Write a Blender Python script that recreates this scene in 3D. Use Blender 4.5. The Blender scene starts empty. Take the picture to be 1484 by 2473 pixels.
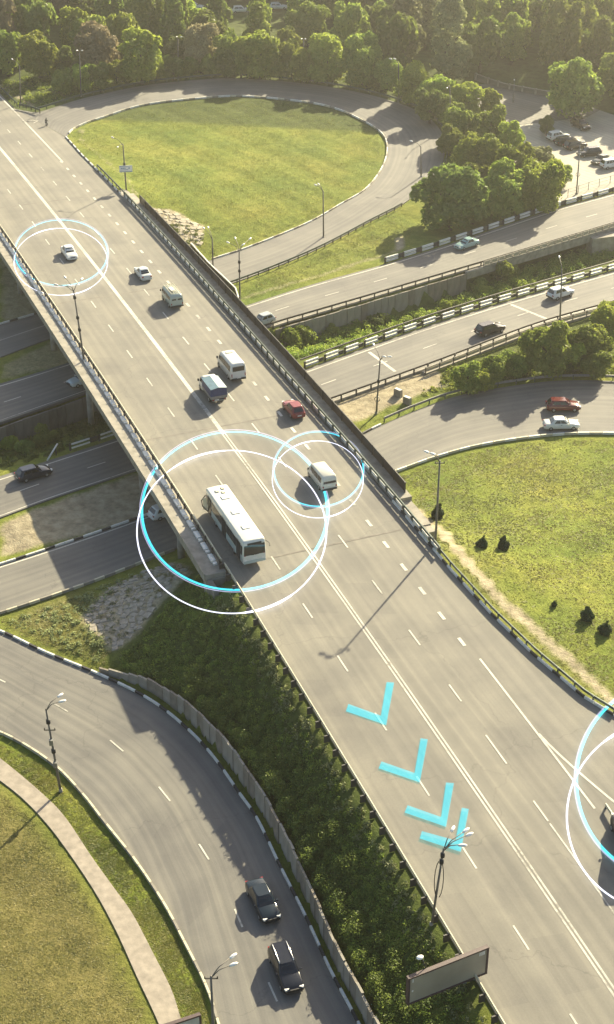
import bpy, math, random
import numpy as np
from mathutils import Vector, Matrix, Euler
random.seed(7); rng = np.random.default_rng(7)
SC = bpy.context.scene
COL = SC.collection
rad = math.radians

# ---------------------------------------------------------------- camera, sky, sun, exposure
CAM_H, PITCH, FPX, CX, CY = 95.0, rad(31.3), 3850.0, 742.0, 1236.5   # survey of the view, picture units 1484 x 2473
cam = bpy.data.objects.new('camera', bpy.data.cameras.new('camera'))
COL.objects.link(cam); SC.camera = cam
cam.location = (0, 0, CAM_H); cam.rotation_euler = (math.pi/2 - PITCH, 0, 0)
cam.data.sensor_fit = 'HORIZONTAL'; cam.data.sensor_width = 36; cam.data.lens = 36*FPX/1484
cam.data.clip_start = 1; cam.data.clip_end = 6000
SUN_EL, SUN_AZ = rad(26), rad(61.4)          # azimuth measured from +X towards +Y
wd = bpy.data.worlds.new('World'); SC.world = wd; wd.use_nodes = True
nt = wd.node_tree; nt.nodes.clear()
sky = nt.nodes.new('ShaderNodeTexSky'); sky.sky_type = 'NISHITA'; sky.sun_disc = False
sky.sun_elevation = SUN_EL; sky.sun_rotation = math.pi/2 - SUN_AZ; sky.dust_density = 2.5
bg = nt.nodes.new('ShaderNodeBackground'); bg.inputs[1].default_value = 0.066
wo = nt.nodes.new('ShaderNodeOutputWorld')
nt.links.new(sky.outputs[0], bg.inputs[0]); nt.links.new(bg.outputs[0], wo.inputs[0])
sl = bpy.data.lights.new('sun', 'SUN'); sl.energy = 5.0; sl.angle = rad(0.6); sl.color = (1.0, 0.88, 0.6)
so = bpy.data.objects.new('sun', sl); COL.objects.link(so)
sdir = Vector((math.cos(SUN_EL)*math.cos(SUN_AZ), math.cos(SUN_EL)*math.sin(SUN_AZ), math.sin(SUN_EL)))
so.rotation_euler = (-sdir).to_track_quat('-Z', 'Y').to_euler(); so.location = (60, 110, 120)
SC.view_settings.view_transform = 'Standard'; SC.view_settings.look = 'None'
SC.view_settings.exposure = 1.72; SC.view_settings.gamma = 1.0; SC.view_settings.use_curve_mapping = False

# ---------------------------------------------------------------- survey helpers
cp, sp = math.cos(PITCH), math.sin(PITCH)
def W(x, y, z=0.0):
    a = (x-CX)/FPX; b = (CY-y)/FPX
    t = (z-CAM_H)/(-sp+b*cp)
    return Vector((a*t, (cp+b*sp)*t, z))
def ppm(p): return FPX/(p.y*cp-(p.z-CAM_H)*sp)
A0 = W(0, 355, 4.0); B0 = W(1484, 2403, 4.0)
U2 = Vector((B0.x-A0.x, B0.y-A0.y)).normalized(); N2 = Vector((-U2.y, U2.x))
def zmain(Y): return 7.1-3.1*((Y-152)/118)**2 if Y > 152 else 7.1-3.1*(max(0, (152-Y))/74)**1.6
def M(s, o, dz=0.0):                     # point on the overpass road: s metres along, o metres right of its centre
    x = A0.x+U2.x*s; y = A0.y+U2.y*s
    z = max(zmain(y), 1.2)
    return Vector((x+N2.x*o, y+N2.y*o, z+dz))
def catmull(P, per=8):
    P = [np.array(p, float) for p in P]; out = []
    for i in range(len(P)-1):
        p0 = P[max(i-1, 0)]; p1 = P[i]; p2 = P[i+1]; p3 = P[min(i+2, len(P)-1)]
        for k in range(per):
            t = k/per
            out.append(.5*((2*p1)+(p2-p0)*t+(2*p0-5*p1+4*p2-p3)*t*t+(3*p1-p0-3*p2+p3)*t**3))
    out.append(P[-1]); return out
def path(px, z=0.0, smooth=True):        # surveyed points (x, y[, z]) -> smooth 3-D polyline
    P = [(p[0], p[1], p[2] if len(p) > 2 else z) for p in px]
    P = catmull(P) if smooth else P
    return [W(*p) for p in P]
def resample(P, n=None, step=None):
    P = [Vector(p) for p in P]; d = [0.0]
    for a, b in zip(P, P[1:]): d.append(d[-1]+(b-a).length)
    L = d[-1]; n = n or max(2, int(round(L/step))+1)
    out = []; j = 0
    for i in range(n):
        t = L*i/(n-1)
        while j < len(P)-2 and d[j+1] < t: j += 1
        f = (t-d[j])/max(1e-9, d[j+1]-d[j]); out.append(P[j].lerp(P[j+1], f))
    return out
def plen(P): return sum((b-a).length for a, b in zip(P, P[1:]))
def shift(P, o):                         # sideways offset, positive = right of travel
    out = []
    for i, p in enumerate(P):
        t = (P[min(i+1, len(P)-1)]-P[max(i-1, 0)]); t.z = 0; t.normalize()
        out.append(p+Vector((t.y, -t.x, 0))*o)
    return out

# ---------------------------------------------------------------- object helpers
def obj(name, me, parent=None, loc=(0, 0, 0), rot=(0, 0, 0), scale=(1, 1, 1)):
    o = bpy.data.objects.new(name, me); COL.objects.link(o)
    o.location = loc; o.rotation_euler = rot; o.scale = scale
    if parent is not None: o.parent = parent
    return o
def tag(o, label, cat, group=None):
    o['label'] = label; o['category'] = cat
    if group: o['group'] = group
    return o
def thing(name, label, cat, loc=(0, 0, 0), rotz=0.0, group=None):
    return tag(obj(name, None, None, loc, (0, 0, rotz)), label, cat, group)
def struct(o): o['kind'] = 'structure'; return o
def stuff(o): o['kind'] = 'stuff'; return o

class MB:
    def __init__(s): s.v = []; s.f = []; s.m = []; s.sm = []
    def add(s, v, f, m=0, sm=False):
        b = len(s.v); s.v += [tuple(p) for p in v]
        for q in f: s.f.append(tuple(i+b for i in q)); s.m.append(m); s.sm.append(sm)
        return s
    def box(s, c, d, m=0, rz=0.0, top=1.0, mat=None):
        x, y, z = [k/2 for k in d]; V = []
        for zz, k in ((-z, 1.0), (z, top)):
            for a, b in ((-x, -y), (x, -y), (x, y), (-x, y)):
                p = Vector((a*k, b*k, zz))
                if rz: p = Matrix.Rotation(rz, 3, 'Z') @ p
                if mat is not None: p = mat @ p
                V.append(p+Vector(c))
        return s.add(V, [(3, 2, 1, 0), (4, 5, 6, 7), (0, 1, 5, 4), (1, 2, 6, 5), (2, 3, 7, 6), (3, 0, 4, 7)], m)
    def tube(s, P, r, n=6, m=0, cap=True, sm=True):
        P = [Vector(p) for p in P]; R = r if isinstance(r, (list, tuple)) else [r]*len(P); V = []; F = []
        for i, p in enumerate(P):
            t = (P[min(i+1, len(P)-1)]-P[max(i-1, 0)]).normalized()
            a = t.orthogonal().normalized() if abs(t.z) < .95 else Vector((1, 0, 0)).cross(t).normalized()
            if abs(t.z) < .95: a = t.cross(Vector((0, 0, 1))).normalized()
            b = t.cross(a)
            for k in range(n):
                an = 2*math.pi*k/n; V.append(p+(a*math.cos(an)+b*math.sin(an))*R[i])
        for i in range(len(P)-1):
            for k in range(n): F.append((i*n+k, i*n+(k+1) % n, (i+1)*n+(k+1) % n, (i+1)*n+k))
        if cap: F += [tuple(range(n-1, -1, -1)), tuple(range((len(P)-1)*n, len(P)*n))]
        return s.add(V, F, m, sm)
    def loft(s, rings, m=0, cap=True, sm=True):
        n = len(rings[0]); V = [p for r in rings for p in r]; F = []
        for i in range(len(rings)-1):
            for k in range(n): F.append((i*n+k, i*n+(k+1) % n, (i+1)*n+(k+1) % n, (i+1)*n+k))
        s.add(V, F, m, sm)
        if cap: s.add(rings[0], [tuple(range(n-1, -1, -1))], m); s.add(rings[-1], [tuple(range(n))], m)
        return s
    def ell(s, c, r, m=0, nu=8, nv=5):
        V = []; F = []
        for j in range(nv+1):
            th = math.pi*j/nv
            for i in range(nu):
                ph = 2*math.pi*i/nu
                V.append((c[0]+r[0]*math.sin(th)*math.cos(ph), c[1]+r[1]*math.sin(th)*math.sin(ph), c[2]+r[2]*math.cos(th)))
        for j in range(nv):
            for i in range(nu): F.append((j*nu+i, (j+1)*nu+i, (j+1)*nu+(i+1) % nu, j*nu+(i+1) % nu))
        return s.add(V, F, m, True)
    def panel(s, Q, th=.02, m=0):        # thin plate on four corners, thickness along the normal
        Q = [Vector(q) for q in Q]; n = (Q[1]-Q[0]).cross(Q[2]-Q[0]).normalized()*th
        V = Q+[q+n for q in Q]
        return s.add(V, [(3, 2, 1, 0), (4, 5, 6, 7), (0, 1, 5, 4), (1, 2, 6, 5), (2, 3, 7, 6), (3, 0, 4, 7)], m)
    def mesh(s, name, mats):
        me = bpy.data.meshes.new(name); me.from_pydata(s.v, [], s.f)
        for mm in (mats if isinstance(mats, (list, tuple)) else [mats]): me.materials.append(mm)
        me.polygons.foreach_set('material_index', s.m); me.polygons.foreach_set('use_smooth', s.sm); me.update()
        return me
    def build(s, name, mats, parent=None, **k): return obj(name, s.mesh(name, mats), parent, **k)
def np_mesh(name, V, F, mats, tint=None, smooth=False):
    me = bpy.data.meshes.new(name); k = F.shape[1]
    me.vertices.add(len(V)); me.vertices.foreach_set('co', V.astype(np.float32).ravel())
    me.loops.add(F.size); me.loops.foreach_set('vertex_index', F.astype(np.int32).ravel())
    me.polygons.add(len(F)); me.polygons.foreach_set('loop_start', np.arange(0, F.size, k, dtype=np.int32))
    me.polygons.foreach_set('loop_total', np.full(len(F), k, np.int32))
    if smooth: me.polygons.foreach_set('use_smooth', np.ones(len(F), bool))
    for mm in (mats if isinstance(mats, (list, tuple)) else [mats]): me.materials.append(mm)
    if tint is not None:
        a = me.attributes.new('tint', 'FLOAT', 'POINT'); a.data.foreach_set('value', tint.astype(np.float32))
    me.update(); me.validate(); return me

# ---------------------------------------------------------------- materials
def base_mat(name):
    m = bpy.data.materials.new(name); m.use_nodes = True
    return m, m.node_tree, m.node_tree.nodes['Principled BSDF']
def node(t, kind, **k):
    n = t.nodes.new(kind)
    for a, b in k.items():
        if a.startswith('i_'):
            n.inputs[int(a[2:]) if a[2:].isdigit() else a[2:].replace('_', ' ')].default_value = b
        else: setattr(n, a, b)
    return n
def ramp(t, stops):
    r = t.nodes.new('ShaderNodeValToRGB'); e = r.color_ramp.elements
    while len(e) > len(stops): e.remove(e[-1])
    while len(e) < len(stops): e.new(0.5)
    for q, (p, c) in zip(e, stops): q.position = p; q.color = (*c, 1)
    return r
def mixc(t, a, b, f, mode='MIX'):
    n = t.nodes.new('ShaderNodeMix'); n.data_type = 'RGBA'; n.blend_type = mode
    for sock, v in ((n.inputs[0], f), (n.inputs[6], a), (n.inputs[7], b)):
        if hasattr(v, 'is_linked'): t.links.new(v, sock)
        elif isinstance(v, (int, float)): sock.default_value = v
        else: sock.default_value = (*v, 1)
    return n.outputs[2]
def simple(name, c, rough=.6, var=.12, scale=3.0, metal=0.0, coat=0.0, bump=0.0, emis=None):
    m, t, b = base_mat(name); L = t.links.new
    tc = node(t, 'ShaderNodeTexCoord'); nz = node(t, 'ShaderNodeTexNoise', i_Scale=scale, i_Detail=4.0)
    L(tc.outputs['Object'], nz.inputs['Vector'])
    r = ramp(t, [(.3, [k*(1-var) for k in c]), (.7, [min(1, k*(1+var)) for k in c])])
    L(nz.outputs[0], r.inputs[0]); L(r.outputs[0], b.inputs['Base Color'])
    b.inputs['Roughness'].default_value = rough; b.inputs['Metallic'].default_value = metal
    if coat: b.inputs['Coat Weight'].default_value = coat; b.inputs['Coat Roughness'].default_value = .08
    if bump:
        bp = node(t, 'ShaderNodeBump', i_Strength=bump, i_Distance=.05); L(nz.outputs[0], bp.inputs['Height']); L(bp.outputs[0], b.inputs['Normal'])
    return m
def asphalt(name, c, worn):
    m, t, b = base_mat(name); L = t.links.new
    uv = node(t, 'ShaderNodeUVMap', uv_map='UVMap')
    mp = node(t, 'ShaderNodeMapping'); mp.inputs['Scale'].default_value = (.012, 1.1, 1); L(uv.outputs[0], mp.inputs[0])
    n1 = node(t, 'ShaderNodeTexNoise', i_Scale=1.0, i_Detail=5.0, i_Roughness=.65); L(mp.outputs[0], n1.inputs['Vector'])
    geo = node(t, 'ShaderNodeNewGeometry')
    n2 = node(t, 'ShaderNodeTexNoise', i_Scale=.16, i_Detail=7.0, i_Roughness=.6); L(geo.outputs['Position'], n2.inputs['Vector'])
    n3 = node(t, 'ShaderNodeTexNoise', i_Scale=7.0, i_Detail=3.0, i_Roughness=.8); L(geo.outputs['Position'], n3.inputs['Vector'])
    r1 = ramp(t, [(.32, c), (.68, worn)]); L(n1.outputs[0], r1.inputs[0])
    r2 = ramp(t, [(.36, (.78, .78, .8)), (.6, (1.08, 1.07, 1.04))]); L(n2.outputs[0], r2.inputs[0])
    r3 = ramp(t, [(.25, (.86, .86, .87)), (.75, (1.1, 1.1, 1.08))]); L(n3.outputs[0], r3.inputs[0])
    q = mixc(t, r1.outputs[0], r2.outputs[0], .9, 'MULTIPLY'); q = mixc(t, q, r3.outputs[0], .8, 'MULTIPLY')
    su = node(t, 'ShaderNodeSeparateXYZ'); L(uv.outputs[0], su.inputs[0])
    wv = node(t, 'ShaderNodeMath', operation='MULTIPLY_ADD'); L(su.outputs[1], wv.inputs[0]); wv.inputs[1].default_value = .25; wv.inputs[2].default_value = -.25
    wob = node(t, 'ShaderNodeMath', operation='MULTIPLY_ADD'); L(n2.outputs[0], wob.inputs[0]); wob.inputs[1].default_value = .12; L(wv.outputs[0], wob.inputs[2])
    fr_ = node(t, 'ShaderNodeMath', operation='FRACT'); L(wob.outputs[0], fr_.inputs[0])
    rl = ramp(t, [(0, (1.07, 1.07, 1.06)), (.22, (.87, .87, .88)), (.36, (1.04, 1.04, 1.03)), (.5, (.78, .78, .79)), (.62, (1.04, 1.04, 1.03)), (.77, (.85, .85, .86)), (1, (1.07, 1.07, 1.06))]); L(fr_.outputs[0], rl.inputs[0])
    mq = node(t, 'ShaderNodeMapRange'); mq.inputs[1].default_value = .3; mq.inputs[2].default_value = .65; mq.inputs[3].default_value = .25; mq.inputs[4].default_value = 1.0; L(n1.outputs[0], mq.inputs[0])
    q = mixc(t, q, rl.outputs[0], mq.outputs[0], 'MULTIPLY')
    # rectangular repair patches
    br = node(t, 'ShaderNodeTexBrick', i_Scale=.09); br.offset = .37; br.inputs['Mortar Size'].default_value = 0; br.inputs['Color1'].default_value = (0, 0, 0, 1); br.inputs['Color2'].default_value = (1, 1, 1, 1); L(uv.outputs[0], br.inputs['Vector'])
    rp = ramp(t, [(.86, (1, 1, 1)), (.9, (.88, .88, .9))]); L(br.outputs[0], rp.inputs[0]); q = mixc(t, q, rp.outputs[0], .8, 'MULTIPLY')
    # narrow sealed cracks and repair seams
    vo = node(t, 'ShaderNodeTexVoronoi', feature='DISTANCE_TO_EDGE', i_Scale=.055)
    mpw = node(t, 'ShaderNodeVectorMath', operation='ADD')
    nw = node(t, 'ShaderNodeTexNoise', i_Scale=.35, i_Detail=4.0); L(geo.outputs['Position'], nw.inputs['Vector'])
    sc = node(t, 'ShaderNodeVectorMath', operation='SCALE'); sc.inputs[3].default_value = 5.0; L(nw.outputs[1], sc.inputs[0])
    L(geo.outputs['Position'], mpw.inputs[0]); L(sc.outputs[0], mpw.inputs[1]); L(mpw.outputs[0], vo.inputs['Vector'])
    rc = ramp(t, [(0, (.72, .72, .74)), (.0045, (1, 1, 1))]); L(vo.outputs[0], rc.inputs[0])
    q = mixc(t, q, rc.outputs[0], .8, 'MULTIPLY')
    L(q, b.inputs['Base Color']); b.inputs['Roughness'].default_value = .82
    bp = node(t, 'ShaderNodeBump', i_Strength=.25, i_Distance=.02); L(n3.outputs[0], bp.inputs['Height']); L(bp.outputs[0], b.inputs['Normal'])
    return m
def leafmat(name, lo, hi, trans=.35):
    m = bpy.data.materials.new(name); m.use_nodes = True; t = m.node_tree; t.nodes.clear(); L = t.links.new
    at = node(t, 'ShaderNodeAttribute', attribute_name='tint'); oi = node(t, 'ShaderNodeObjectInfo')
    r = ramp(t, [(0, lo), (1, hi)]); L(at.outputs['Fac'], r.inputs[0])
    hs = node(t, 'ShaderNodeHueSaturation'); L(r.outputs[0], hs.inputs['Color'])
    mr = node(t, 'ShaderNodeMapRange'); mr.inputs[3].default_value = .72; mr.inputs[4].default_value = 1.25; L(oi.outputs['Random'], mr.inputs[0]); L(mr.outputs[0], hs.inputs['Value'])
    mr2 = node(t, 'ShaderNodeMapRange'); mr2.inputs[3].default_value = .485; mr2.inputs[4].default_value = .512; L(oi.outputs['Random'], mr2.inputs[0]); L(mr2.outputs[0], hs.inputs['Hue'])
    d = node(t, 'ShaderNodeBsdfDiffuse'); tr = node(t, 'ShaderNodeBsdfTranslucent'); gl = node(t, 'ShaderNodeBsdfGlossy', i_Roughness=.5)
    L(hs.outputs[0], d.inputs[0]); L(hs.outputs[0], tr.inputs[0]); gl.inputs[0].default_value = (.5, .5, .5, 1)
    mx = node(t, 'ShaderNodeMixShader', i_0=trans); L(d.outputs[0], mx.inputs[1]); L(tr.outputs[0], mx.inputs[2])
    m2 = node(t, 'ShaderNodeMixShader', i_0=.03); L(mx.outputs[0], m2.inputs[1]); L(gl.outputs[0], m2.inputs[2])
    o = node(t, 'ShaderNodeOutputMaterial'); L(m2.outputs[0], o.inputs[0]); return m
def screenmat(name, c, f):
    m = bpy.data.materials.new(name); m.use_nodes = True; t = m.node_tree; t.nodes.clear(); L = t.links.new
    a = node(t, 'ShaderNodeBsdfTransparent'); a.inputs[0].default_value = (.62, .55, .5, 1)
    d = node(t, 'ShaderNodeBsdfPrincipled', i_Roughness=.45); d.inputs['Base Color'].default_value = (*c, 1)
    mx = node(t, 'ShaderNodeMixShader', i_0=f); L(a.outputs[0], mx.inputs[1]); L(d.outputs[0], mx.inputs[2])
    o = node(t, 'ShaderNodeOutputMaterial'); L(mx.outputs[0], o.inputs[0]); return m
def terrain_mat():
    m, t, b = base_mat('ground_cover'); L = t.links.new
    at = node(t, 'ShaderNodeAttribute', attribute_name='cover'); sx = node(t, 'ShaderNodeSeparateColor'); L(at.outputs['Color'], sx.inputs[0])
    geo = node(t, 'ShaderNodeNewGeometry'); P = geo.outputs['Position']
    def nz(s, d=6.0, r=.6):
        n = node(t, 'ShaderNodeTexNoise', i_Scale=s, i_Detail=d, i_Roughness=r); L(P, n.inputs['Vector']); return n.outputs[0]
    a, c, e = nz(.09), nz(.9), nz(3.5, 5.0, .75)
    g1 = ramp(t, [(.3, (.105, .15, .03)), (.5, (.165, .195, .04)), (.72, (.225, .225, .055))]); L(a, g1.inputs[0])
    g2 = ramp(t, [(.3, (.62, .66, .5)), (.7, (1.22, 1.18, 1.1))]); L(c, g2.inputs[0])
    g3 = ramp(t, [(.28, (.55, .6, .5)), (.72, (1.3, 1.25, 1.2))]); L(e, g3.inputs[0])
    q = mixc(t, g1.outputs[0], g2.outputs[0], .9, 'MULTIPLY'); q = mixc(t, q, g3.outputs[0], .85, 'MULTIPLY')
    dry = ramp(t, [(.3, (.115, .11, .034)), (.7, (.19, .165, .066))]); L(c, dry.inputs[0])
    q = mixc(t, q, mixc(t, dry.outputs[0], g3.outputs[0], .7, 'MULTIPLY'), sx.outputs[1])
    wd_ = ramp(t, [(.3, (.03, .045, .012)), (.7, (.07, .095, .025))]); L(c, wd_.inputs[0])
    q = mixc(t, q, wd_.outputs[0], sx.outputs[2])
    sand = ramp(t, [(.3, (.19, .16, .11)), (.55, (.34, .295, .205)), (.75, (.42, .37, .27))]); L(c, sand.inputs[0])
    mm = node(t, 'ShaderNodeMath', operation='MULTIPLY_ADD'); mm.inputs[1].default_value = 1.6; L(e, mm.inputs[0])
    m3 = node(t, 'ShaderNodeMath', operation='MULTIPLY_ADD', use_clamp=True); L(sx.outputs[0], m3.inputs[0]); m3.inputs[1].default_value = 2.4
    mm.inputs[2].default_value = -1.55; L(mm.outputs[0], m3.inputs[2])
    q = mixc(t, q, mixc(t, sand.outputs[0], g3.outputs[0], .35, 'MULTIPLY'), m3.outputs[0])
    L(q, b.inputs['Base Color']); b.inputs['Roughness'].default_value = .95; b.inputs['Specular IOR Level'].default_value = .1
    bp = node(t, 'ShaderNodeBump', i_Strength=.7, i_Distance=.25); L(e, bp.inputs['Height']); L(bp.outputs[0], b.inputs['Normal'])
    return m
def worn_paint():
    m, t, b = base_mat('road_paint'); L = t.links.new; geo = node(t, 'ShaderNodeNewGeometry')
    n = node(t, 'ShaderNodeTexNoise', i_Scale=2.2, i_Detail=7.0, i_Roughness=.75); L(geo.outputs['Position'], n.inputs['Vector'])
    n2 = node(t, 'ShaderNodeTexNoise', i_Scale=.12, i_Detail=3.0); L(geo.outputs['Position'], n2.inputs['Vector'])
    ad = node(t, 'ShaderNodeMath', operation='ADD'); L(n.outputs[0], ad.inputs[0]); L(n2.outputs[0], ad.inputs[1])
    r = ramp(t, [(.78/2, (.2, .19, .16)), (.92/2, (.4, .385, .33)), (1.15/2, (.5, .48, .41))]); hf = node(t, 'ShaderNodeMath', operation='MULTIPLY'); hf.inputs[1].default_value = .5; L(ad.outputs[0], hf.inputs[0]); L(hf.outputs[0], r.inputs[0])
    L(r.outputs[0], b.inputs['Base Color']); b.inputs['Roughness'].default_value = .75; return m
MAT = dict(
    asphalt=asphalt('asphalt_overpass', (.142, .135, .115), (.196, .184, .153)),
    asphalt_low=asphalt('asphalt_lower', (.10, .098, .094), (.168, .16, .14)),
    lot=asphalt('pale_lot', (.30, .28, .225), (.36, .335, .27)),
    pathc=simple('path_concrete', (.27, .235, .19), .9, .22, 1.3, bump=.5),
    paint=worn_paint(),
    white=simple('white_paint', (.66, .65, .58), .5, .1, 2.0),
    black=simple('black_paint', (.022, .022, .024), .6, .2, 2.0),
    greymetal=simple('grey_metal', (.2, .2, .19), .5, .15, 4.0, metal=.4),
    greenrail=simple('green_rail', (.05, .075, .06), .5, .2, 3.0, metal=.2),
    darkrail=simple('dark_rail', (.035, .032, .03), .6, .2, 3.0),
    cream=simple('cream_paint', (.5, .46, .33), .55, .15, 1.5),
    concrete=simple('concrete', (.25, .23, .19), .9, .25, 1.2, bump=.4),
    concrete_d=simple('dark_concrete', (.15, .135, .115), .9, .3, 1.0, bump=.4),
    stone=simple('slope_stone', (.2, .18, .15), .95, .35, 1.8, bump=.8),
    stone_m=simple('grey_slope_stone', (.3, .265, .21), .95, .35, 1.8, bump=.8),
    stone_l=simple('pale_slope_stone', (.36, .32, .24), .95, .25, 1.5, bump=.8),
    pole=simple('pole_concrete', (.13, .12, .105), .8, .2, 2.0),
    lamp=simple('lamp_white', (.75, .74, .7), .3, .04, 2.0),
    wire=simple('dark_cable', (.02, .02, .02), .7, .1, 2.0),
    glass=simple('vehicle_glass', (.012, .013, .016), .06, .1, 2.0, coat=.6),
    tyre=simple('tyre_rubber', (.012, .012, .012), .9, .1, 3.0),
    rim=simple('wheel_rim', (.3, .3, .3), .35, .1, 3.0, metal=.6),
    head=simple('headlight_glass', (.75, .74, .68), .15, .05, 2.0, coat=1.0),
    tail=simple('tail_light_red', (.28, .015, .012), .25, .1, 2.0, coat=.6),
    trim=simple('black_trim', (.02, .02, .021), .6, .1, 3.0),
    chrome=simple('bright_trim', (.6, .6, .58), .2, .05, 3.0, metal=.9),
    plate=simple('number_plate', (.65, .65, .6), .5, .05, 3.0),
    bark=simple('bark', (.06, .045, .033), .9, .3, 4.0, bump=.6),
    skin=simple('skin', (.4, .24, .17), .6, .05, 4.0),
    screen=screenmat('smoked_screen', (.022, .018, .018), .82),
    terrain=terrain_mat())
MAT['asphalt'].use_fake_user = True

hz = bpy.data.materials.new('haze_air'); hz.use_nodes = True; ht = hz.node_tree; ht.nodes.clear()
pv = ht.nodes.new('ShaderNodeVolumePrincipled'); pv.inputs['Color'].default_value = (.96, .93, .86, 1); pv.inputs['Density'].default_value = .00026; pv.inputs['Anisotropy'].default_value = .75
ho = ht.nodes.new('ShaderNodeOutputMaterial'); ht.links.new(pv.outputs[0], ho.inputs['Volume'])
stuff(obj('haze', MB().box((0, 1250, 53), (5400, 6000, 134)).mesh('haze', hz)))

# ---------------------------------------------------------------- roads surveyed as pairs of edges
def road_mesh(name, Lp, Rp, mat, n=120, k=6, dz=0.0, skirt=.35):
    L = resample(Lp, n); R = resample(Rp, n); V = []; F = []; UVp = []; s = 0
    for i in range(n):
        if i: s += ((L[i]+R[i])/2-(L[i-1]+R[i-1])/2).length
        w = (R[i]-L[i]).length
        for j in range(k+1):
            p = L[i].lerp(R[i], j/k); V.append((p.x, p.y, p.z+dz)); UVp.append((s, w*j/k))
    for i in range(n-1):
        for j in range(k):
            a = i*(k+1)+j; F.append((a, a+1, a+k+2, a+k+1))
    b = len(V)
    for i in range(n):
        for e in (L[i], R[i]): V.append((e.x, e.y, e.z+dz-skirt)); UVp.append((0, 0))
    for i in range(n-1):
        a = i*(k+1); F.append((a, a+k+1, b+2*i+2, b+2*i)); a += k; F.append((a+k+1, a, b+2*i+1, b+2*i+3))
    me = bpy.data.meshes.new(name); me.from_pydata(V, [], F); me.materials.append(mat)
    uv = me.uv_layers.new(name='UVMap')
    for lp in me.loops: uv.data[lp.index].uv = UVp[lp.vertex_index]
    me.update()
    # make the top face up
    if me.polygons[0].normal.z < 0: me.flip_normals()
    return me, L, R
STAMP = []                               # (x, y, z) samples that fix the terrain
def stamp_strip(L, R, margin=1.0, drop=.14, keep=None):
    n = max(len(L), int(plen(L)/.35)); L = resample(L, n); R = resample(R, n)
    for a, b in zip(L, R):
        w = (b-a).length; d = (b-a)/max(w, 1e-6)
        m = int((w+2*margin)/.4)+1
        for j in range(m+1):
            p = a+d*(-margin+(w+2*margin)*j/m)
            if keep is None or keep(p): STAMP.append((p.x, p.y, p.z-drop))

loopI = path([(160, 331, 3.6), (172, 314, 3.4), (205, 297, 3.3), (250, 282, 3.2), (350, 252, 2.9), (500, 235, 2.5), (600, 232, 2.2), (742, 246, 1.8), (807, 260, 1.5), (857, 280, 1.2), (917, 315, .9), (937, 350, .7), (927, 400, .5), (887, 455, .3), (827, 492, .2), (742, 540, 0), (600, 598, 0), (495, 632, 0), (300, 695, 0), (106, 753, 0), (0, 784, 0), (-160, 830, 0)])
loopO = path([(37, 262, 2.35), (70, 268, 2.5), (100, 268, 2.7), (200, 237, 2.8), (350, 205, 2.6), (500, 190, 2.3), (580, 188, 2.1), (742, 201, 1.8), (867, 222, 1.5), (957, 246, 1.1), (1022, 273, .9), (1062, 310, .7), (1075, 350, .6), (1068, 395, .5), (1035, 440, .3), (975, 491, .2), (890, 536, 0), (742, 612, 0), (542, 690, 0), (340, 750, 0), (138, 811, 0), (0, 862, 0), (-160, 920, 0)])
roadA_U = path([(1640, 418), (1484, 465), (1342, 504), (1150, 568), (962, 628), (742, 690), (590, 739), (350, 816), (110, 893), (0, 926), (-160, 972)])[::-1]
roadA_D = path([(1640, 497), (1484, 543), (1117, 652), (900, 716), (742, 762), (655, 788), (440, 862), (227, 940), (0, 1020), (-160, 1078)])[::-1]
roadB_U = path([(1640, 610), (1484, 653), (1192, 737), (992, 801), (742, 890), (520, 972), (290, 1055), (120, 1111), (0, 1150), (-160, 1200)])[::-1]
roadB_D = path([(1640, 690), (1484, 733), (1282, 791), (1042, 882), (782, 975), (560, 1053), (337, 1133), (117, 1207), (0, 1250), (-160, 1306)])[::-1]
roadC_U = path([(1640, 926), (1484, 920), (1392, 918), (1292, 924), (1122, 952), (1012, 988), (912, 1031), (852, 1060), (620, 1150), (370, 1240), (190, 1303), (0, 1365), (-160, 1412)])[::-1]
roadC_D = path([(1640, 1050), (1484, 1046), (1342, 1049), (1182, 1070), (1062, 1100), (932, 1146), (700, 1226), (450, 1315), (220, 1405), (0, 1480), (-160, 1525)])[::-1]
rampO = path([(-160, 1540), (-80, 1510), (0, 1527), (107, 1577), (240, 1632), (360, 1692), (450, 1762), (515, 1832), (575, 1917), (620, 1982), (675, 2096), (742, 2229), (797, 2349), (862, 2472), (940, 2640), (1060, 2900), (1200, 3250)])
rampI = path([(-160, 1735), (-80, 1744), (0, 1768), (70, 1804), (145, 1858), (210, 1928), (250, 1980), (330, 2080), (400, 2185), (445, 2270), (500, 2380), (530, 2470), (575, 2640), (645, 2900), (730, 3250)])
mainL = [M(s, -9.0) for s in np.arange(-150, 245, 1.0)]
RE = [(-150, 8.6), (-27, 8.6), (-24, 8.9), (-2, 12.3), (10, 12.0), (25, 12.1), (40, 12.1), (105, 11.7), (140, 11.8), (155, 11.9), (163, 12.3), (170, 13.1), (177, 14.4), (180.5, 15.8), (190, 20.5), (207, 31), (245, 55)]
def redge(s): return float(np.interp(s, [a for a, b in RE], [b for a, b in RE]))
mainR = [M(s, redge(s)) for s in np.arange(-150, 245, 1.0)]
S0, S1 = 33.0, 146.0                     # the span between the abutments
BR = dict(main=road_mesh('main_road', mainL, mainR, MAT['asphalt'], n=396, k=8),
          loop=road_mesh('loop_road', loopI, loopO, MAT['asphalt_low'], n=260, dz=-.005),
          A=road_mesh('carriageway', roadA_U, roadA_D, MAT['asphalt_low'], n=140),
          B=road_mesh('carriageway', roadB_U, roadB_D, MAT['asphalt_low'], n=140),
          C=road_mesh('slip_road', roadC_U, roadC_D, MAT['asphalt_low'], n=160),
          E=road_mesh('curved_ramp_road', rampO, rampI, MAT['asphalt_low'], n=160, dz=-.006))
ROAD = {k: struct(obj(v[0].name, v[0])) for k, v in BR.items()}
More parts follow.
